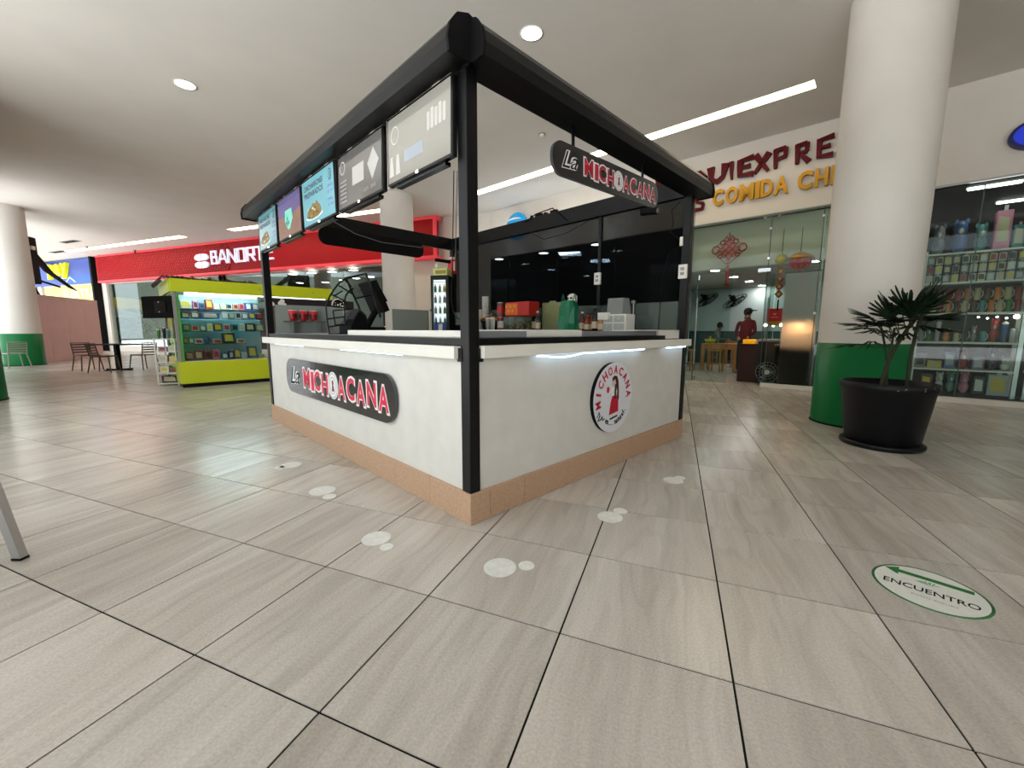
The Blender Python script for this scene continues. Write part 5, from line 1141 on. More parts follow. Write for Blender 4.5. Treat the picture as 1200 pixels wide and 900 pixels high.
# dark screen hung at its left, white rack of goods
x, y = gp(192, 452)
P = WF1
d_ = ray(165, 350); dist = 9.0
def pt(px, py, Y): d = ray(px, py); return Vector((0, 0, H)) + d * (Y / d.y)
a_, b_, c_, d2 = pt(164.5, 347.5, 8.5), pt(203, 349, 8.15), pt(203, 373, 8.15), pt(168.5, 373, 8.5)
ang = math.atan2(b_.y - a_.y, b_.x - a_.x); W_ = (b_ - a_).length; Hh = a_.z - d2.z
t = thing('wall_screen', 'black flat screen seen from behind, left of the yellow kiosk', 'screen', tr(d2.x, d2.y, d2.z) @ rz(ang))
part('back_shell', MB().bbox(-.03, W_, 0, .05, 0, Hh, b=.008), m_blackm, t); part('vesa_plate', MB().box(W_ * .4, W_ * .75, -.02, 0, Hh * .25, Hh * .75), m_black, t)
for z in (.28, .72): part('bolt', MB().cyl((W_ * .55, -.03, Hh * z), (W_ * .55, -.02, Hh * z), .012, seg=8), m_white, t)
part('bracket', MB().box(W_, W_ + .12, .01, .04, Hh * .4, Hh * .6), m_steel, t)
RM = tr(x - .12, y, 0) @ rz(.25)
t = thing('wire_rack', 'white steel rack with small goods at the left end of the yellow kiosk', 'rack', RM)
for xx in (0, .36):
    for yy in (0, .36): part('upright', MB().box(xx, xx + .022, yy, yy + .022, 0, .98), m_white, t)
for z in (.03, .25, .47, .69, .96): part('tray', MB().box(0, .38, 0, .38, z, z + .018), m_white, t)
part('brace', MB().cyl((.0, .01, .05), (.37, .01, .25), .006, seg=5), m_steel, t)
row(RM, .02, .37, .05, [('box', 'black', 1, .15)], 'lowest tray of the white rack', .05)
row(RM, .02, .37, .27, [('box', 'white', 1, .13), ('box', 'green', 1, .1)], 'second tray of the white rack', .05)
row(RM, .02, .37, .49, [('box', 'white', 1, .14), ('case', 'cream', 1, .12)], 'third tray of the white rack', .05)
row(RM, .02, .37, .71, [('box', 'silver', 1, .1), ('case', 'white', 1, .12)], 'fourth tray of the white rack', .05)
row(RM, .02, .37, .98, [('tumbler', 'green', 1, .2), ('tumbler', 'black', 1, .24), ('tumbler', 'teal', 1, .2), ('tumbler', 'silver', 1, .24)], 'top of the white rack', .05)

# ================================================================== THINGS ON THE SNACK KIOSK
def kp(x, y, kx, face='L'):
    """pixel -> kiosk coordinates on plane x=kx ('L') or y=kx ('R')"""
    M = KF.inverted(); o = M @ Vector((0, 0, H)); d = (M.to_3x3() @ ray(x, y))
    q = (kx - o.x) / d.x if face == 'L' else (kx - o.y) / d.y
    return o + d * q
def KT(x, y, z=0, a=0): return KF @ tr(x, y, z) @ rz(a)
CZ = 1.15
# cups, cans, snacks on the far counter (x about 2.7)
FX = 2.68
def at_far(px, py=386, fx=FX): p = kp(px, py, fx); return p.y
m_paper = mat('paper_cup', (226, 224, 216), .6)
def cup_stack(x, y, z, n, label, r=.042, m=m_paper, dz=.028):
    t = thing('cup_stack', label, 'cups', KT(x, y, z))
    for k in range(n): part('cup', MB().lathe([(.001, .004), (r * .7, 0), (r, .1), (r * 1.06, .102), (r * 1.06, .108), (r * .9, .104)], 14, (0, 0, k * dz)), m, t)
    return t
cup_stack(FX + .05, at_far(566), CZ, 16, 'tall stack of white paper cups beside the corner post', r=.05)
cup_stack(FX - .02, at_far(563.5), CZ, 9, 'shorter stack of white cups half behind the corner post', r=.055)
for k, (px, lb) in enumerate(((572, 'first white striped cup in front of the snack bowl'), (577, 'second white striped cup in front of the snack bowl'))):
    t = thing('paper_cup', lb, 'cup', KT(FX - .14, at_far(px, fx=FX - .14), CZ)); part('cup', MB().lathe([(.03, 0), (.042, .2), (.044, .2), (.03, .0)], 14), m_paper, t)
    for q in range(4): a = PI + q * .6 - .9; part('stripe', MB().box(-.004, .004, -.044, -.038, .02, .18, M=rz(a + PI / 2)), m_blackm, t)
t = thing('snack_bowl', 'black tray heaped with orange snacks behind the white cups', 'bowl', KT(FX, at_far(575), CZ))
part('tray', MB().lathe([(.001, 0), (.11, 0), (.15, .16), (.145, .16), (.1, .02)], 18), m_blackm, t)
mb = MB()
for _ in range(70):
    a, q = R.uniform(0, 2 * PI), R.random() ** .5 * .16; mb.ball((q * math.cos(a), q * math.sin(a), .17 + R.uniform(0, .10) * (1 - q / .2)), R.uniform(.015, .028), R.uniform(.012, .02), .014, seg=6, n=4, m=R.randint(0, 2))
part('snacks', mb, [mat('snack_orange', (206, 130, 50), .6), mat('snack_brown', (140, 84, 40), .6), mat('snack_yellow', (220, 176, 90), .6)], t, kind='stuff')
def can(x, y, z, label, c1, c2, r=.05, h=.16, nm='can'):
    t = thing(nm, label, 'can', KT(x, y, z)); part('body', MB().cyl((0, 0, 0), (0, 0, h), r, seg=16), c1, t); part('label_band', MB().lathe([(r + .001, h * .25), (r + .001, h * .75)], 16), c2, t); part('lid', MB().cyl((0, 0, h), (0, 0, h + .008), r * .94, seg=16), m_steel, t); return t
can(FX, at_far(587), CZ, 'red tin with pale band, lower one beside the clear box', mat('tin_red', (150, 40, 36), .4), m_paper, .055, .2)
can(FX, at_far(587), CZ + .21, 'maroon tin stacked on the red tin', mat('tin_maroon', (110, 50, 44), .4), m_red, .055, .2)
can(FX + .05, at_far(597), CZ, 'dark tin with white label right of the stacked tins', mat('tin_dark', (66, 60, 58), .4), m_paper, .04, .28)
t = thing('clear_box', 'clear plastic box holding wrapped sweets', 'box', KT(FX - .1, at_far(618, fx=FX - .1), CZ, PI / 2))
part('walls', MB().box(-.01, .34, -.12, .12, 0, .2), glass('clear_plastic', (210, 220, 216), .08, dark=((150, 150, 140), .25)), t)
mb = MB()
for _ in range(26): mb.ball((R.uniform(.02, .3), R.uniform(-.1, .1), R.uniform(.02, .12)), .022, seg=6, n=4, m=R.randint(0, 1))
part('sweets', mb, [mat('tin_maroon'), mat('snack_yellow')], t, kind='stuff')
t = thing('sweets_carton', 'orange and red printed carton lying on the clear box', 'box', KT(FX - .1, at_far(625, fx=FX - .1), CZ + .205, PI / 2))
part('carton', MB().bbox(0, .44, -.12, .1, 0, .19, b=.01), mat('carton_red', (186, 34, 24), .5), t); part('orange_panel', MB().box(.2, .43, .1, .102, .02, .17), mat('carton_orange', (226, 110, 30), .5), t)
# the panel faces the camera side (kiosk -x): repeat on that face
part('orange_panel', MB().box(.22, .43, .1, .104, .03, .17), mat('carton_orange'), t)
for q in range(5): part('star_print', MB().prism(arc_poly(.25 + .04 * q, .1 + .03 * (-1) ** q, .014, .016, n=6), .104, .107), mat('snack_yellow'), t)
def bottle(x, y, label, c, h=.2, r=.03, capm=None, z=CZ):
    t = thing('bottle', label, 'bottle', KT(x, y, z)); part('glass_body', MB().lathe([(.001, 0), (r, 0), (r, h * .6), (r * .35, h * .78), (r * .35, h * .93), (.001, h * .93)], 14), c, t)
    part('cap', MB().cyl((0, 0, h * .93), (0, 0, h), r * .42, seg=10), capm or m_white, t); part('label_band', MB().lathe([(r + .001, h * .15), (r + .001, h * .45)], 14), mat('label_cream', (200, 180, 150), .6), t); return t
bottle(FX - .2, at_far(630, fx=FX - .2), 'small clear bottle left of the cutting board', glass('bottle_clear', (190, 195, 190), .1, dark=((120, 120, 116), .3)), .26, .035)
bottle(FX, at_far(626), 'dark bottle behind the clear box', m_blackm, .3, .035)
t = thing('cutting_board', 'pale yellow-green cutting board propped upright', 'board', KT(2.85, at_far(659, fx=2.85), CZ, 0))
part('board', MB().bbox(0, .02, 0, .36, 0, .39, b=.005), mat('board_yellow', (150, 152, 108), .5), t); part('board_handle', MB().box(.0, .02, .13, .23, .385, .41), mat('board_yellow'), t)
t = thing('green_bag', 'green plastic bag draped over tubs behind the white head-shaped bottle', 'bag', KT(FX - .02, at_far(667), CZ))
mb = MB(); n = 16
for k, (rr, z) in enumerate(((.12, 0), (.14, .1), (.12, .2), (.11, .3), (.07, .37))):
    pass
vs = [(rr * (1 + .18 * math.sin(3 * a + z * 9)) * math.cos(a), rr * (1 + .2 * math.cos(4 * a + z * 7)) * math.sin(a) * .95, z) for rr, z in ((.13, 0), (.14, .1), (.12, .2), (.12, .3), (.08, .38)) for a in [2 * PI * i / n for i in range(n)]]
mb.add(vs, [(k * n + i, k * n + (i + 1) % n, (k + 1) * n + (i + 1) % n, (k + 1) * n + i) for k in range(4) for i in range(n)], 0, False)
part('bag_skin', mb, mat('bag_green', (20, 120, 84), .4), t)
for s_ in (-1, 1): part('bag_handle', MB().tube([(0, .05 * s_, .36), (0, .09 * s_, .46), (0, .12 * s_, .34)], .008, 5), mat('bag_green'), t)
t = thing('white_dispenser', 'white dispenser with dark openings standing above the green bag', 'dispenser', KT(FX + .06, at_far(670, fx=FX + .06), CZ))
part('column', MB().cyl((0, 0, 0), (0, 0, .34), .035, seg=12), m_white, t); part('head', MB().lathe([(.03, .33), (.06, .37), (.062, .44), (.03, .47), (.001, .475)], 16), m_white, t)
for s_ in (-1, 1): part('opening', MB().box(-.066, -.05, s_ * .022 - .012, s_ * .022 + .012, .405, .425), m_blackm, t)
for k, (px, h, c, lb, cp_) in enumerate(((682, .24, (92, 30, 18), 'brown sauce bottle with white cap', m_white), (688, .2, (120, 46, 22), 'short reddish sauce bottle behind the brown one', m_red), (692.5, .2, (140, 60, 28), 'amber sauce bottle in the middle of the group', mat('cap_blue', (30, 50, 130), .4)),
                                         (697, .27, (30, 20, 18), 'tall black sauce bottle', m_blackm), (701, .22, (150, 66, 36), 'orange sauce bottle right of the tall black one', m_red), (704, .21, (170, 120, 96), 'pale pink sauce bottle beside the drawers', m_white))):
    bottle(FX - .05 * (k % 2), at_far(px, fx=FX - .05 * (k % 2)), lb, mat('sauce_%d' % k, c, .25), h, .036, cp_)
t = thing('drawer_organizer', 'small white drawer organizer with mesh letter tray on top', 'organizer', KT(FX - .05, at_far(733, fx=FX - .05), CZ))
part('case', MB().bbox(0, .2, 0, .32, .0, .2, b=.006), m_white, t)
for z in (.02, .11):
    for y in (.02, .17): dr = part('drawer', MB().box(-.006, 0, y, y + .13, z, z + .075), mat('drawer_grey', (170, 172, 168), .4), t); part('knob', MB().cyl((-.006, y + .065, z + .04), (-.02, y + .065, z + .04), .008, seg=8), m_white, dr)
part('letter_tray', MB().prism([(0, .2), (.2, .2), (.14, .38), (.02, .38)], 0, .2, M=tr(.02, .06, 0)), glass('mesh_white', (210, 214, 210), .05, dark=((190, 194, 190), .45)), t)
part('front_pocket', MB().box(-.04, 0, .2, .34, .14, .22), m_white, t)
# red cups on a shelf by the far-left glass
for k, x in enumerate((.30, .43, .56)):
    t = thing('red_cup', 'red patterned cup behind the far-left glass panel, %s of three' % ('left', 'middle', 'right')[k], 'cup', KT(x, KD - .13, 1.285))
    part('cup', MB().lathe([(.001, 0), (.036, 0), (.052, .13), (.048, .13), (.03, .01)], 14), m_red, t); part('pattern', MB().lathe([(.042, .03), (.05, .09)], 14), mat('cup_dark_red', (120, 10, 16), .4), t); part('rim', MB().lathe([(.053, .128), (.055, .134), (.05, .137)], 14), mat('pale_rim', (220, 180, 180), .4), t)
t = thing('cup_ledge', 'thin clear ledge carrying the three red cups', 'shelf', KT(.2, KD - .19, 1.27)); part('shelf_board', MB().box(0, .5, 0, .12, 0, .012), glass('clear_plastic'), t)
part('bracket', MB().box(.08, .1, .0, .12, -.14, 0), m_steel, t); part('bracket', MB().box(.4, .42, .0, .12, -.14, 0), m_steel, t)
# wire fruit rack
t = thing('wire_rack', 'tall tilted black wire rack on the left counter', 'rack', KT(0, 0, 0))
RY = 2.35
def RW(px, py): p = kp(px, py, RY, 'R'); return (p.x, p.y, p.z)
def wire(name, pts, r=.007, par=t, m=m_black): part(name, MB().tube([RW(*q) if len(q) == 2 else q for q in pts], r, 5), m, par)
quad = [(405.5, 326), (429, 320.5), (438, 345), (416, 350)]
wire('frame_wire', [quad[0], quad[1], quad[2], quad[3], quad[0]], .012)
wire('frame_wire', [quad[3], (420, 358), (424, 370)], .012)
wire('frame_wire', [(429, 320.5), (437, 343), (446, 372)], .012)
mb = MB()
for k in range(1, 14):
    f = k / 14; a = Vector(RW(*quad[0])).lerp(Vector(RW(*quad[1])), f); b_ = Vector(RW(*quad[3])).lerp(Vector(RW(*quad[2])), f); mb.tube([a, b_], .0022, 3)
for k in range(1, 12):
    f = k / 12; a = Vector(RW(*quad[0])).lerp(Vector(RW(*quad[3])), f); b_ = Vector(RW(*quad[1])).lerp(Vector(RW(*quad[2])), f); mb.tube([a, b_], .0022, 3)
part('mesh_panel', mb, m_black, t, kind='stuff')
arc = [(382, 359), (386.5, 347), (391, 340), (397, 332), (405.5, 326)]
arc_i = [(403.5, 361), (403.5, 354), (405, 347), (409, 341), (414, 338)]
wire('frame_wire', arc, .009); wire('frame_wire', arc_i, .009)
for a, b_ in (((388.5, 345), (406.5, 354)), ((397, 334.5), (412, 344)), ((391, 347), (401, 341)), ((403, 327), (412, 336)), ((383, 358), (404, 361)), ((390, 357), (403, 353))): wire('rung', [a, b_], .008)
wire('frame_wire', [(382, 359), (383, 374), (386, 392)], .009); wire('frame_wire', [(404, 361), (404, 376), (408, 391)], .009); wire('rung', [(383, 374), (404, 371)], .008); wire('rung', [(385, 383), (406, 380)], .008)
wire('foot', [(386, 392), (408, 391)], .012)
t2 = thing('basket', 'grey wire basket hooked on the tall black rack', 'basket', KT(0, 0, 0))
q0, q1, q2_, q3 = RW(390, 364), RW(414, 362), RW(411, 380), RW(393, 381)
for a, b_ in ((q0, q1), (q1, q2_), (q2_, q3), (q3, q0)): part('rim_wire', MB().tube([a, b_], .007, 5), m_black, t2)
mb = MB()
for k in range(1, 12): mb.tube([Vector(q0).lerp(Vector(q1), k / 12), Vector(q3).lerp(Vector(q2_), k / 12)], .0022, 3)
for k in range(1, 9): mb.tube([Vector(q0).lerp(Vector(q3), k / 9), Vector(q1).lerp(Vector(q2_), k / 9)], .0022, 3)
part('mesh_wall', mb, m_grey, t2, kind='stuff')
# POS terminal: screen tilted back, seen from behind, base, printer
a_ = Vector(RW(436, 331)); b_ = Vector(RW(441, 327)); c_ = Vector(RW(457, 362)); d_ = Vector(RW(449, 368))
t = thing('pos_terminal', 'black cash terminal with its tilted screen turned away', 'terminal', KT(0, 0, 0))
dep = Vector((.0, .34, .0))
up_v = Vector(RW(438, 329)); lo_v = Vector(RW(453.5, 365)); v1 = lo_v - up_v; nrm = Vector((v1.z, 0, -v1.x)).normalized() * .035
mb = MB(); P8 = [up_v - nrm, up_v + nrm, lo_v + nrm, lo_v - nrm]; P8b = [p_ + dep * .9 for p_ in P8]
mb.add(P8 + P8b, [(0, 1, 2, 3), (7, 6, 5, 4), (0, 4, 5, 1), (1, 5, 6, 2), (2, 6, 7, 3), (3, 7, 4, 0)]); part('screen', mb, m_blackm, t)
mb = MB(); mid = (up_v + lo_v) / 2 - nrm * 1.6
mb.add([mid + v1 * -.2 + Vector((0, .08, 0)), mid + v1 * .25 + Vector((0, .08, 0)), mid + v1 * .25 - nrm * 1.2 + Vector((0, .08, 0)), mid + v1 * -.2 - nrm * .7 + Vector((0, .08, 0)),
        mid + v1 * -.2 + Vector((0, .24, 0)), mid + v1 * .25 + Vector((0, .24, 0)), mid + v1 * .25 - nrm * 1.2 + Vector((0, .24, 0)), mid + v1 * -.2 - nrm * .7 + Vector((0, .24, 0))],
       [(0, 1, 2, 3), (7, 6, 5, 4), (0, 4, 5, 1), (1, 5, 6, 2), (2, 6, 7, 3), (3, 7, 4, 0)]); part('rear_housing', mb, m_blackm, t)
bs = RW(432, 386); part('base', MB().bbox(bs[0] - .12, bs[0] + .2, bs[1], bs[1] + .26, 1.14, 1.2, b=.01), m_blackm, t)
part('stand', MB().tube([(bs[0] + .04, bs[1] + .14, 1.19), tuple(mid + Vector((0, .15, 0)) + v1 * .2)], .035, 8), m_blackm, t)
part('side_support', MB().tube([RW(450, 366), RW(450.5, 382)], .01, 6), m_black, t)
x0 = RW(418, 380)
t = thing('receipt_printer', 'black receipt printer with slanted lid beside the cash terminal', 'printer', KT(x0[0] - .03, x0[1] - .12, 1.13, .2))
part('body', MB().prism([(-.09, 0), (.1, 0), (.1, .16), (.02, .22), (-.09, .08)], 0, .2), m_blackm, t); part('lid', MB().prism([(-.04, .14), (.02, .225), (.1, .165), (.1, .19), (.02, .25), (-.05, .16)], .01, .19), m_dark, t)
# upright refrigerator inside the kiosk
fy = 3.2; p0 = kp(505.5, 323, fy, 'R'); p1 = kp(523, 322, fy, 'R'); zt = p0.z
t = thing('drinks_cooler', 'slim glass-door drinks cooler standing inside the snack kiosk', 'cooler', KT(p0.x, fy, .02, -KA - .22)); FM = KT(p0.x, fy, .02, -KA - .22); wC = .235; hC = zt - .02
part('cabinet', MB().box(0, wC, .03, .3, 0, hC), m_blackm, t); part('door_frame', MB().box(-.01, .02, -.01, .03, .1, hC), m_black, t); part('door_frame', MB().box(wC - .02, wC + .02, -.01, .03, .1, hC), m_black, t)
part('door_frame', MB().box(.02, wC - .02, -.01, .03, hC - .06, hC), m_black, t)
part('lit_interior', MB().box(.02, wC - .02, .022, .03, .1, hC - .06), mat('cooler_light', (220, 238, 236), .4, emit=.9), t)
for q in range(5): part('wire_shelf', MB().box(.02, wC - .02, .0, .022, 1.22 + .15 * q, 1.226 + .15 * q), m_steel, t)
part('advert', MB().box(.03, wC - .02, -.004, .0, 1.1, 1.26), mat('ad_blue', (24, 44, 110), .4, emit=.2), t); part('advert_mark', MB().box(wC * .4, wC * .65, -.006, -.004, 1.14, 1.24), m_paper, t)
for q in range(4):
    for k in range(3):
        c = R.choice(['green', 'yellow', 'silver', 'teal', 'grey', 'green']); zz = 1.232 + .15 * q - .02
        o_ = thing('drink_bottle', '%s drink bottle in the lit cooler, row %s from below, %s' % (c, ('one', 'two', 'three', 'four')[q], ('left', 'middle', 'right')[k]), 'bottle', FM @ tr(.055 + k * (wC - .1) / 2, .0, zz + .02)); part('bottle_body', MB().lathe([(.001, 0), (.02, 0), (.02, .07), (.008, .09), (.001, .1)], 8, sx=1, sy=.6), mat('ware_' + c, PAL[c], .4), o_); part('cap', MB().cyl((0, 0, .098), (0, 0, .108), .009, seg=6), m_red, o_)
t = thing('snack_packet', 'yellow printed box lying on top of the drinks cooler', 'box', FM @ tr(.0, .05, hC)); part('carton', MB().bbox(0, .22, 0, .2, 0, .11, b=.01), mat('packet_cream', (206, 200, 120), .5), t); part('print', MB().box(.04, .2, -.002, 0, .03, .08), mat('packet_green', (130, 130, 50), .5), t); part('white_knob', MB().ball((.05, .05, .15), .035), m_white, t)
p0 = kp(540, 306, KD - .25, 'R')
t = thing('wall_box', 'red and white box fixed to the far corner post with a black arm', 'box', KT(KW - .2, KD - .16, p0.z - .22)); part('red_case', MB().bbox(0, .1, -.06, .06, 0, .24, b=.01), m_red, t); part('white_cap', MB().bbox(.01, .09, -.05, .05, .24, .28, b=.01), m_white, t)
part('white_print', MB().box(.03, .06, -.064, -.06, .05, .2), m_white, t)
part('arm', MB().box(-.30, .0, -.03, .0, .17, .22), m_blackm, t)
p0 = kp(538, 382, 3.4, 'R')
t = thing('blender', 'dark low appliance beside the drinks cooler', 'appliance', KT(2.55, 3.35, 1.15)); part('body', MB().bbox(-.15, .2, -.1, .12, 0, .1, b=.02), m_blackm, t); part('dial', MB().cyl((-.1, -.1, .05), (-.1, -.115, .05), .02, seg=10), m_chrome, t)
# outlets and cables
def outlet(M, label):
    t = thing('power_outlet', label, 'socket', M); part('plate', MB().bbox(-.045, .045, -.03, 0, 0, .145, b=.005), m_white, t)
    for z in (.035, .085): part('socket', MB().box(-.02, .02, -.033, -.03, z, z + .03), mat('socket_grey', (150, 146, 140), .5), t)
outlet(KF @ tr(KW - .065, 1.12, 1.73) @ rz(-PI / 2), 'white power outlet on the thin middle post')
outlet(KF @ tr(KW - .09, .05, 1.71) @ rz(-PI / 2) @ tr(.0, 0, 0), 'white power outlet on the right corner post')
t = thing('switch_box', 'small white switch box higher on the right corner post', 'switch', KF @ tr(KW - .09, .07, 2.05)); part('box', MB().bbox(-.02, .0, -.0, .03, 0, .09, b=.003), m_white, t)
def cable(pts, label, r=.005, m=m_blackm): return single('cable', MB().tube(pts, r, 5), m, KF, label, 'cable')
cable([(KW - .1, .09, 2.04), (KW - .13, .2, 2.0), (KW - .14, .26, 1.7), (KW - .14, .27, 1.16)], 'black cable hanging in a curve left of the right corner post')
cable([(KW - .1, .12, 2.5), (KW - .12, .2, 2.42), (KW - .12, .17, 2.3), (KW - .12, .2, 2.2), (KW - .1, .09, 2.1)], 'tangled black cable near the top of the right corner post', .006)
cable([(KW - .1, 2.3, 2.56), (KW - .1, 2.0, 2.40), (KW - .1, 1.6, 2.42), (KW - .1, 1.14, 2.55)], 'thin cable sagging across the top of the dark screen')
def rpx(px, py, kx=.3): p_ = kp(px, py, kx, 'L'); return tuple(p_)
cable([rpx(532, 200), rpx(531, 260), rpx(530, 320), rpx(529, 350), rpx(531, 365), rpx(537, 374), rpx(544, 372), rpx(548.5, 360), rpx(549, 340)], 'black cable hanging in a long loop left of the front corner post', .0035)
cable([rpx(536, 200), rpx(534.5, 260), rpx(533.5, 310)], 'thin straight cord beside the looping cable', .0025, mat('cord_grey'))
p0 = kp(787, 236, KW - .15)
t = thing('security_camera', 'black camera with cables under the far beam near the right post', 'camera', KT(KW - .16, .42, 2.44)); part('camera_body', MB().cyl((0, -.08, 0), (0, .1, .02), .04, seg=12), m_blackm, t); part('mount', MB().cyl((0, 0, .0), (0.03, 0, .14), .015, seg=8), m_black, t); part('lens', MB().cyl((0, -.1, 0), (0, -.08, 0), .025, seg=10), m_grey, t)
p0 = kp(650, 253, KW - .05)
single('cable', MB().tube([(KW - .1, p0.y + .5, p0.z + .0), (KW - .1, p0.y + .3, p0.z + .07), (KW - .1, p0.y - .0, p0.z + .09), (KW - .1, p0.y - .25, p0.z - .12)], .008, 5), m_blackm, KF, 'black cable bent over the far beam below the blue globe', 'cable')

# ================================================================== PLANTER AND PALM
D0, AZ = 5.60, math.radians(42.95); pc = Vector((D0 * math.sin(AZ), D0 * math.cos(AZ)))
m_pot = mat('pot_black', (13, 14, 17), .45, var=.25, scale=6, spec=.25)
t = thing('planter', 'big tapered black planter on a round saucer beside the green column', 'planter', tr(pc.x, pc.y))
part('saucer', MB().lathe([(.001, .0), (.325, 0), (.34, .02), (.34, .045), (.325, .055), (.29, .05), (.001, .04)], 48), m_pot, t)
part('pot', MB().lathe([(.27, .04), (.30, .06), (.365, .58), (.385, .6), (.385, .655), (.37, .66), (.355, .655), (.345, .56), (.001, .56)], 56), m_pot, t)
part('soil', MB().lathe([(.001, .6), (.2, .605), (.352, .59)], 24), mat('potting_soil', (36, 28, 24), .95, bump=.8, scale=30), t)
for _ in range(6):
    a = -2.0 + R.uniform(-.9, .9); part('chip', MB().prism([(0, 0), (.02, .004), (.012, .016)], -.002, .001, M=rz(a + PI / 2) @ tr(0, -.386, R.uniform(.6, .64))), mat('chip_grey', (120, 118, 112), .8), t)
m_leaf = mat('palm_leaf', (13, 32, 13), .5, spec=.3, var=.2, scale=10); m_stem = mat('palm_stem', (44, 46, 26), .8, var=.2, scale=20)
pt_ = thing('potted_palm', 'dark green fan palm with several thin stems growing in the black planter', 'plant', tr(pc.x, pc.y, .6))
camdir = Vector((-math.sin(AZ), -math.cos(AZ), 0)); side = Vector((math.cos(AZ), -math.sin(AZ), 0))   # towards the camera; photo right
def PP(u, v, w): return side * u + camdir * v + Vector((0, 0, w))
stems = [([(-.05, .05, 0), (-.03, .04, .2), (.04, .02, .45), (.12, .0, .66), (.16, 0, .8)], .016), ([(.14, -.05, 0), (.14, -.04, .3), (.16, -.03, .6), (.2, -.05, .85)], .015), ([(.0, -.1, 0), (-.04, -.1, .35), (-.1, -.08, .6)], .01), ([(-.02, .0, .0), (-.01, .02, .3), (.0, .04, .6)], .01)]
for pts, r_ in stems: part('stem', MB().tube([PP(*q) for q in pts], r_, 7), m_stem, pt_)
def fan_leaf(origin, hub, direction, size, n=8, spread=2.2, droop=.25):
    mb = MB(); d = Vector(direction).normalized(); up_ = Vector((0, 0, 1)); sd = d.cross(up_); sd = sd.normalized() if sd.length > .1 else side; nn = sd.cross(d).normalized()
    for k in range(n):
        a = (k / (n - 1) - .5) * spread + R.uniform(-.05, .05); L_ = size * (1 - .25 * abs(a) / spread * 2) * R.uniform(.85, 1.05)
        dr = (d * math.cos(a) + sd * math.sin(a)).normalized(); w = nn.cross(dr).normalized() * size * .058
        p0 = Vector(hub); p1 = p0 + dr * L_ * .35 + nn * .02; p2 = p0 + dr * L_ * .8 - Vector((0, 0, droop * L_ * .12)); p3 = p0 + dr * L_ - Vector((0, 0, droop * L_ * .3))
        f = nn * .006
        mb.add([p0 - w * .25, p0 + w * .25, p1 - w, p1 - f * 1.5, p1 + w, p2 - w * .95, p2 - f, p2 + w * .95, p3 - w * .45, p3 + w * .45],
               [(0, 3, 2), (0, 1, 3), (1, 4, 3), (2, 3, 6, 5), (3, 4, 7, 6), (5, 6, 8), (6, 9, 8), (6, 7, 9)])
    o = part('leaf', mb, m_leaf, pt_)
    m_ = (Vector(origin) + Vector(hub)) / 2 - Vector((0, 0, .02)); part('petiole', MB().tube([origin, m_, hub], .0045, 5), m_stem, o)
LV = [((.0, .0, .42), (-.24, .05, .42), (-1, .1, -.08), .30, 6), ((-.02, 0, .5), (-.2, .02, .60), (-1, .2, .25), .32, 8), ((-.02, 0, .52), (-.16, -.06, .66), (-.8, -.2, .6), .32, 8), ((.02, .0, .5), (-.06, .06, .68), (-.35, .3, 1), .30, 9),
      ((.05, 0, .5), (.02, .12, .64), (-.1, .9, .3), .27, 9), ((.08, .0, .6), (.04, -.04, .76), (-.15, -.1, 1), .30, 8), ((.1, 0, .6), (.10, .05, .74), (.1, .3, 1), .30, 8), ((.16, 0, .7), (.20, 0, .84), (.25, -.1, 1), .27, 8), ((.16, 0, .7), (.24, .02, .78), (.6, .1, .8), .30, 10),
      ((.18, 0, .66), (.26, .0, .68), (1, .1, .35), .28, 10), ((.18, 0, .6), (.24, .08, .58), (1, .4, -.05), .27, 9), ((.16, 0, .62), (.22, .16, .66), (.4, 1, .2), .28, 9), ((.14, 0, .6), (.14, .14, .60), (.1, 1, -.05), .26, 8), ((.0, 0, .5), (-.1, .12, .56), (-.5, .9, .0), .26, 8),
      ((.1, -.02, .6), (.14, -.18, .68), (.2, -1, .3), .28, 8), ((-.05, -.08, .55), (-.18, -.16, .58), (-.7, -.8, .1), .28, 8), ((.18, 0, .6), (.24, -.12, .66), (.8, -.7, .3), .26, 9), ((.0, 0, .44), (-.14, .1, .46), (-.6, .5, -.5), .16, 4), ((0, 0, .5), (-.04, .12, .6), (-.3, 1, .4), .26, 10), ((.1, 0, .5), (.1, .1, .7), (.2, .8, .7), .28, 10), ((.05, 0, .5), (-.02, .02, .72), (-.5, .1, 1), .3, 10), ((.12, 0, .6), (.16, .08, .76), (.4, .5, .9), .28, 10), ((0, 0, .45), (-.1, .02, .6), (-.8, .3, .45), .3, 9), ((.1, 0, .5), (.06, .16, .54), (-.1, 1, -.3), .2, 8)]
for o_, h_, d_, s_, n in LV: fan_leaf(PP(*o_), PP(*h_), side * d_[0] + camdir * d_[1] + Vector((0, 0, d_[2])), s_, n)

# ================================================================== FLOOR MARKS
m_stick = mat('floor_sticker_white', (222, 220, 212), .55, var=.10, scale=26)
def dot(p, r): return MB().lathe([(.001, .002), (r, .002), (r, .0)], 28, smooth=False)
SP = [((341, 545), (327, 548), .085, .042, 'worn pair of white floor dots nearest the left end of the kiosk'), ((378, 575), (386, 582), .09, .045, 'worn pair of white floor dots, second from the left'), ((441, 631), (453, 641), .08, .036, 'pair of white floor dots left of the plinth corner'),
      ((586, 665), (617, 663), .081, .04, 'pair of white floor dots straight before the plinth corner'), ((715, 606), (727, 599), .078, .045, 'pair of white floor dots crossing a tile joint right of the corner'), ((789, 563), (797, 560), .075, .04, 'pair of white floor dots near the right end of the kiosk')]
for a, b_, r1, r2, lb in SP:
    p, q = gz(*a), gz(*b_); t = thing('floor_sticker', lb, 'floor sticker', tr(p.x, p.y)); part('large_dot', dot(p, r1), m_stick, t); part('small_dot', dot(q, r2), m_stick, t, tr(q.x - p.x, q.y - p.y, 0))
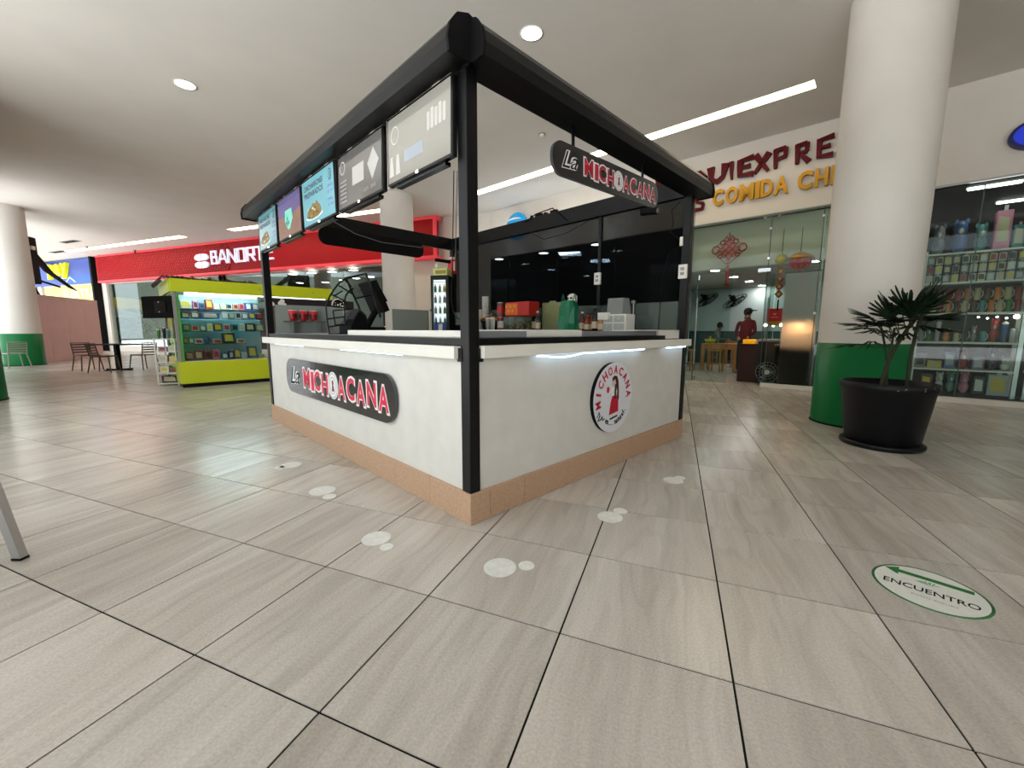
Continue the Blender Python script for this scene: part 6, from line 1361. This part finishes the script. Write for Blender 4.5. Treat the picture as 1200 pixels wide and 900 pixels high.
# ENCUENTRO oval: it is a circle of about 20 cm radius seen from low down
pL, pR, pT, pB = gz(1021, 672), gz(1160, 714), gz(1060, 661), gz(1130, 724)
c = (pL + pR + pT + pB) / 4; ax = (gz(1146, 716) - gz(1030, 678)); ang = math.atan2(ax.y, ax.x)
t = thing('floor_sign', 'oval green-rimmed floor sign with arrow and the word ENCUENTRO', 'floor sign', tr(c.x, c.y) @ rz(ang) @ Matrix.Scale(.92, 4))
ra = .215
part('green_rim', MB().lathe([(.001, .001), (ra, .001), (ra, 0)], 48), mat('sticker_green', (44, 106, 56), .5), t); part('white_field', MB().lathe([(.001, .0018), (ra * .945, .0018)], 48), mat('sticker_field', (214, 214, 204), .5, var=.05, scale=30), t)
ar = MB().plate([(-.17, .105), (-.115, .15), (-.115, .122), (.155, .122), (.155, .088), (-.115, .088), (-.115, .06)], .0018, .0026); part('arrow', ar, mat('sticker_arrow', (20, 106, 40), .5), t)
me = text_mesh('ENCUENTRO', 1, .0003, .01, width=.335, height=.05, flat=True, mats=m_blackm); part('lettering', me, None, t, tr(-.165, -.062, .0022))
lf = MB()
for k in range(7): a = -1.0 + k * .33; lf.add([(math.cos(a + 1.2) * .012, .03 + .0, .0022), (math.cos(a + 1.57) * .055 - .006, .022 + math.sin(a + 1.57) * .045, .0022), (math.cos(a + 1.57) * .055 + .006, .028 + math.sin(a + 1.57) * .045, .0022)], [(0, 1, 2)])
part('leaf_emblem', lf, mat('sticker_leaf', (90, 140, 100), .5), t)
me = text_mesh('FOOD COURT', 1, .0003, 0, width=.16, height=.014, flat=True, mats=mat('sticker_faint', (150, 150, 146), .6)); part('faint_line', me, None, t, tr(-.06, -.115, .0022))
# pale steel leg of a chair standing at the left picture edge
P = gz(24, 655)
t = thing('metal_chair', 'pale metal chair of which one splayed leg enters at the left edge', 'chair', tr(P.x, P.y))
m_pm = mat('pale_metal', (166, 164, 162), .35, .6)
for x0, x1, y in ((0, -.09, 0), (0, -.09, -.46), (-.66, -.56, 0), (-.66, -.56, -.46)):
    part('leg', MB().add([(x0 - .022, y - .018, 0.012), (x0 + .022, y - .018, 0.012), (x0 + .022, y + .018, 0.012), (x0 - .022, y + .018, 0.012), (x1 - .022, y - .018, .45), (x1 + .022, y - .018, .45), (x1 + .022, y + .018, .45), (x1 - .022, y + .018, .45)],
         [(0, 3, 2, 1), (4, 5, 6, 7), (0, 1, 5, 4), (1, 2, 6, 5), (2, 3, 7, 6), (3, 0, 4, 7)]), m_pm, t)
    part('foot_cap', MB().box(x0 - .024, x0 + .024, y - .02, y + .02, 0, .012), m_blackm, t)
part('seat', MB().bbox(-.58, -.07, -.48, .02, .45, .48, b=.01), m_pm, t); part('backrest', MB().bbox(-.62, -.59, -.46, .0, .6, .85, b=.005), m_pm, t)
for y in (-.02, -.44): part('back_post', MB().tube([(-.57, y, .46), (-.6, y, .86)], .014, 5), m_pm, t)
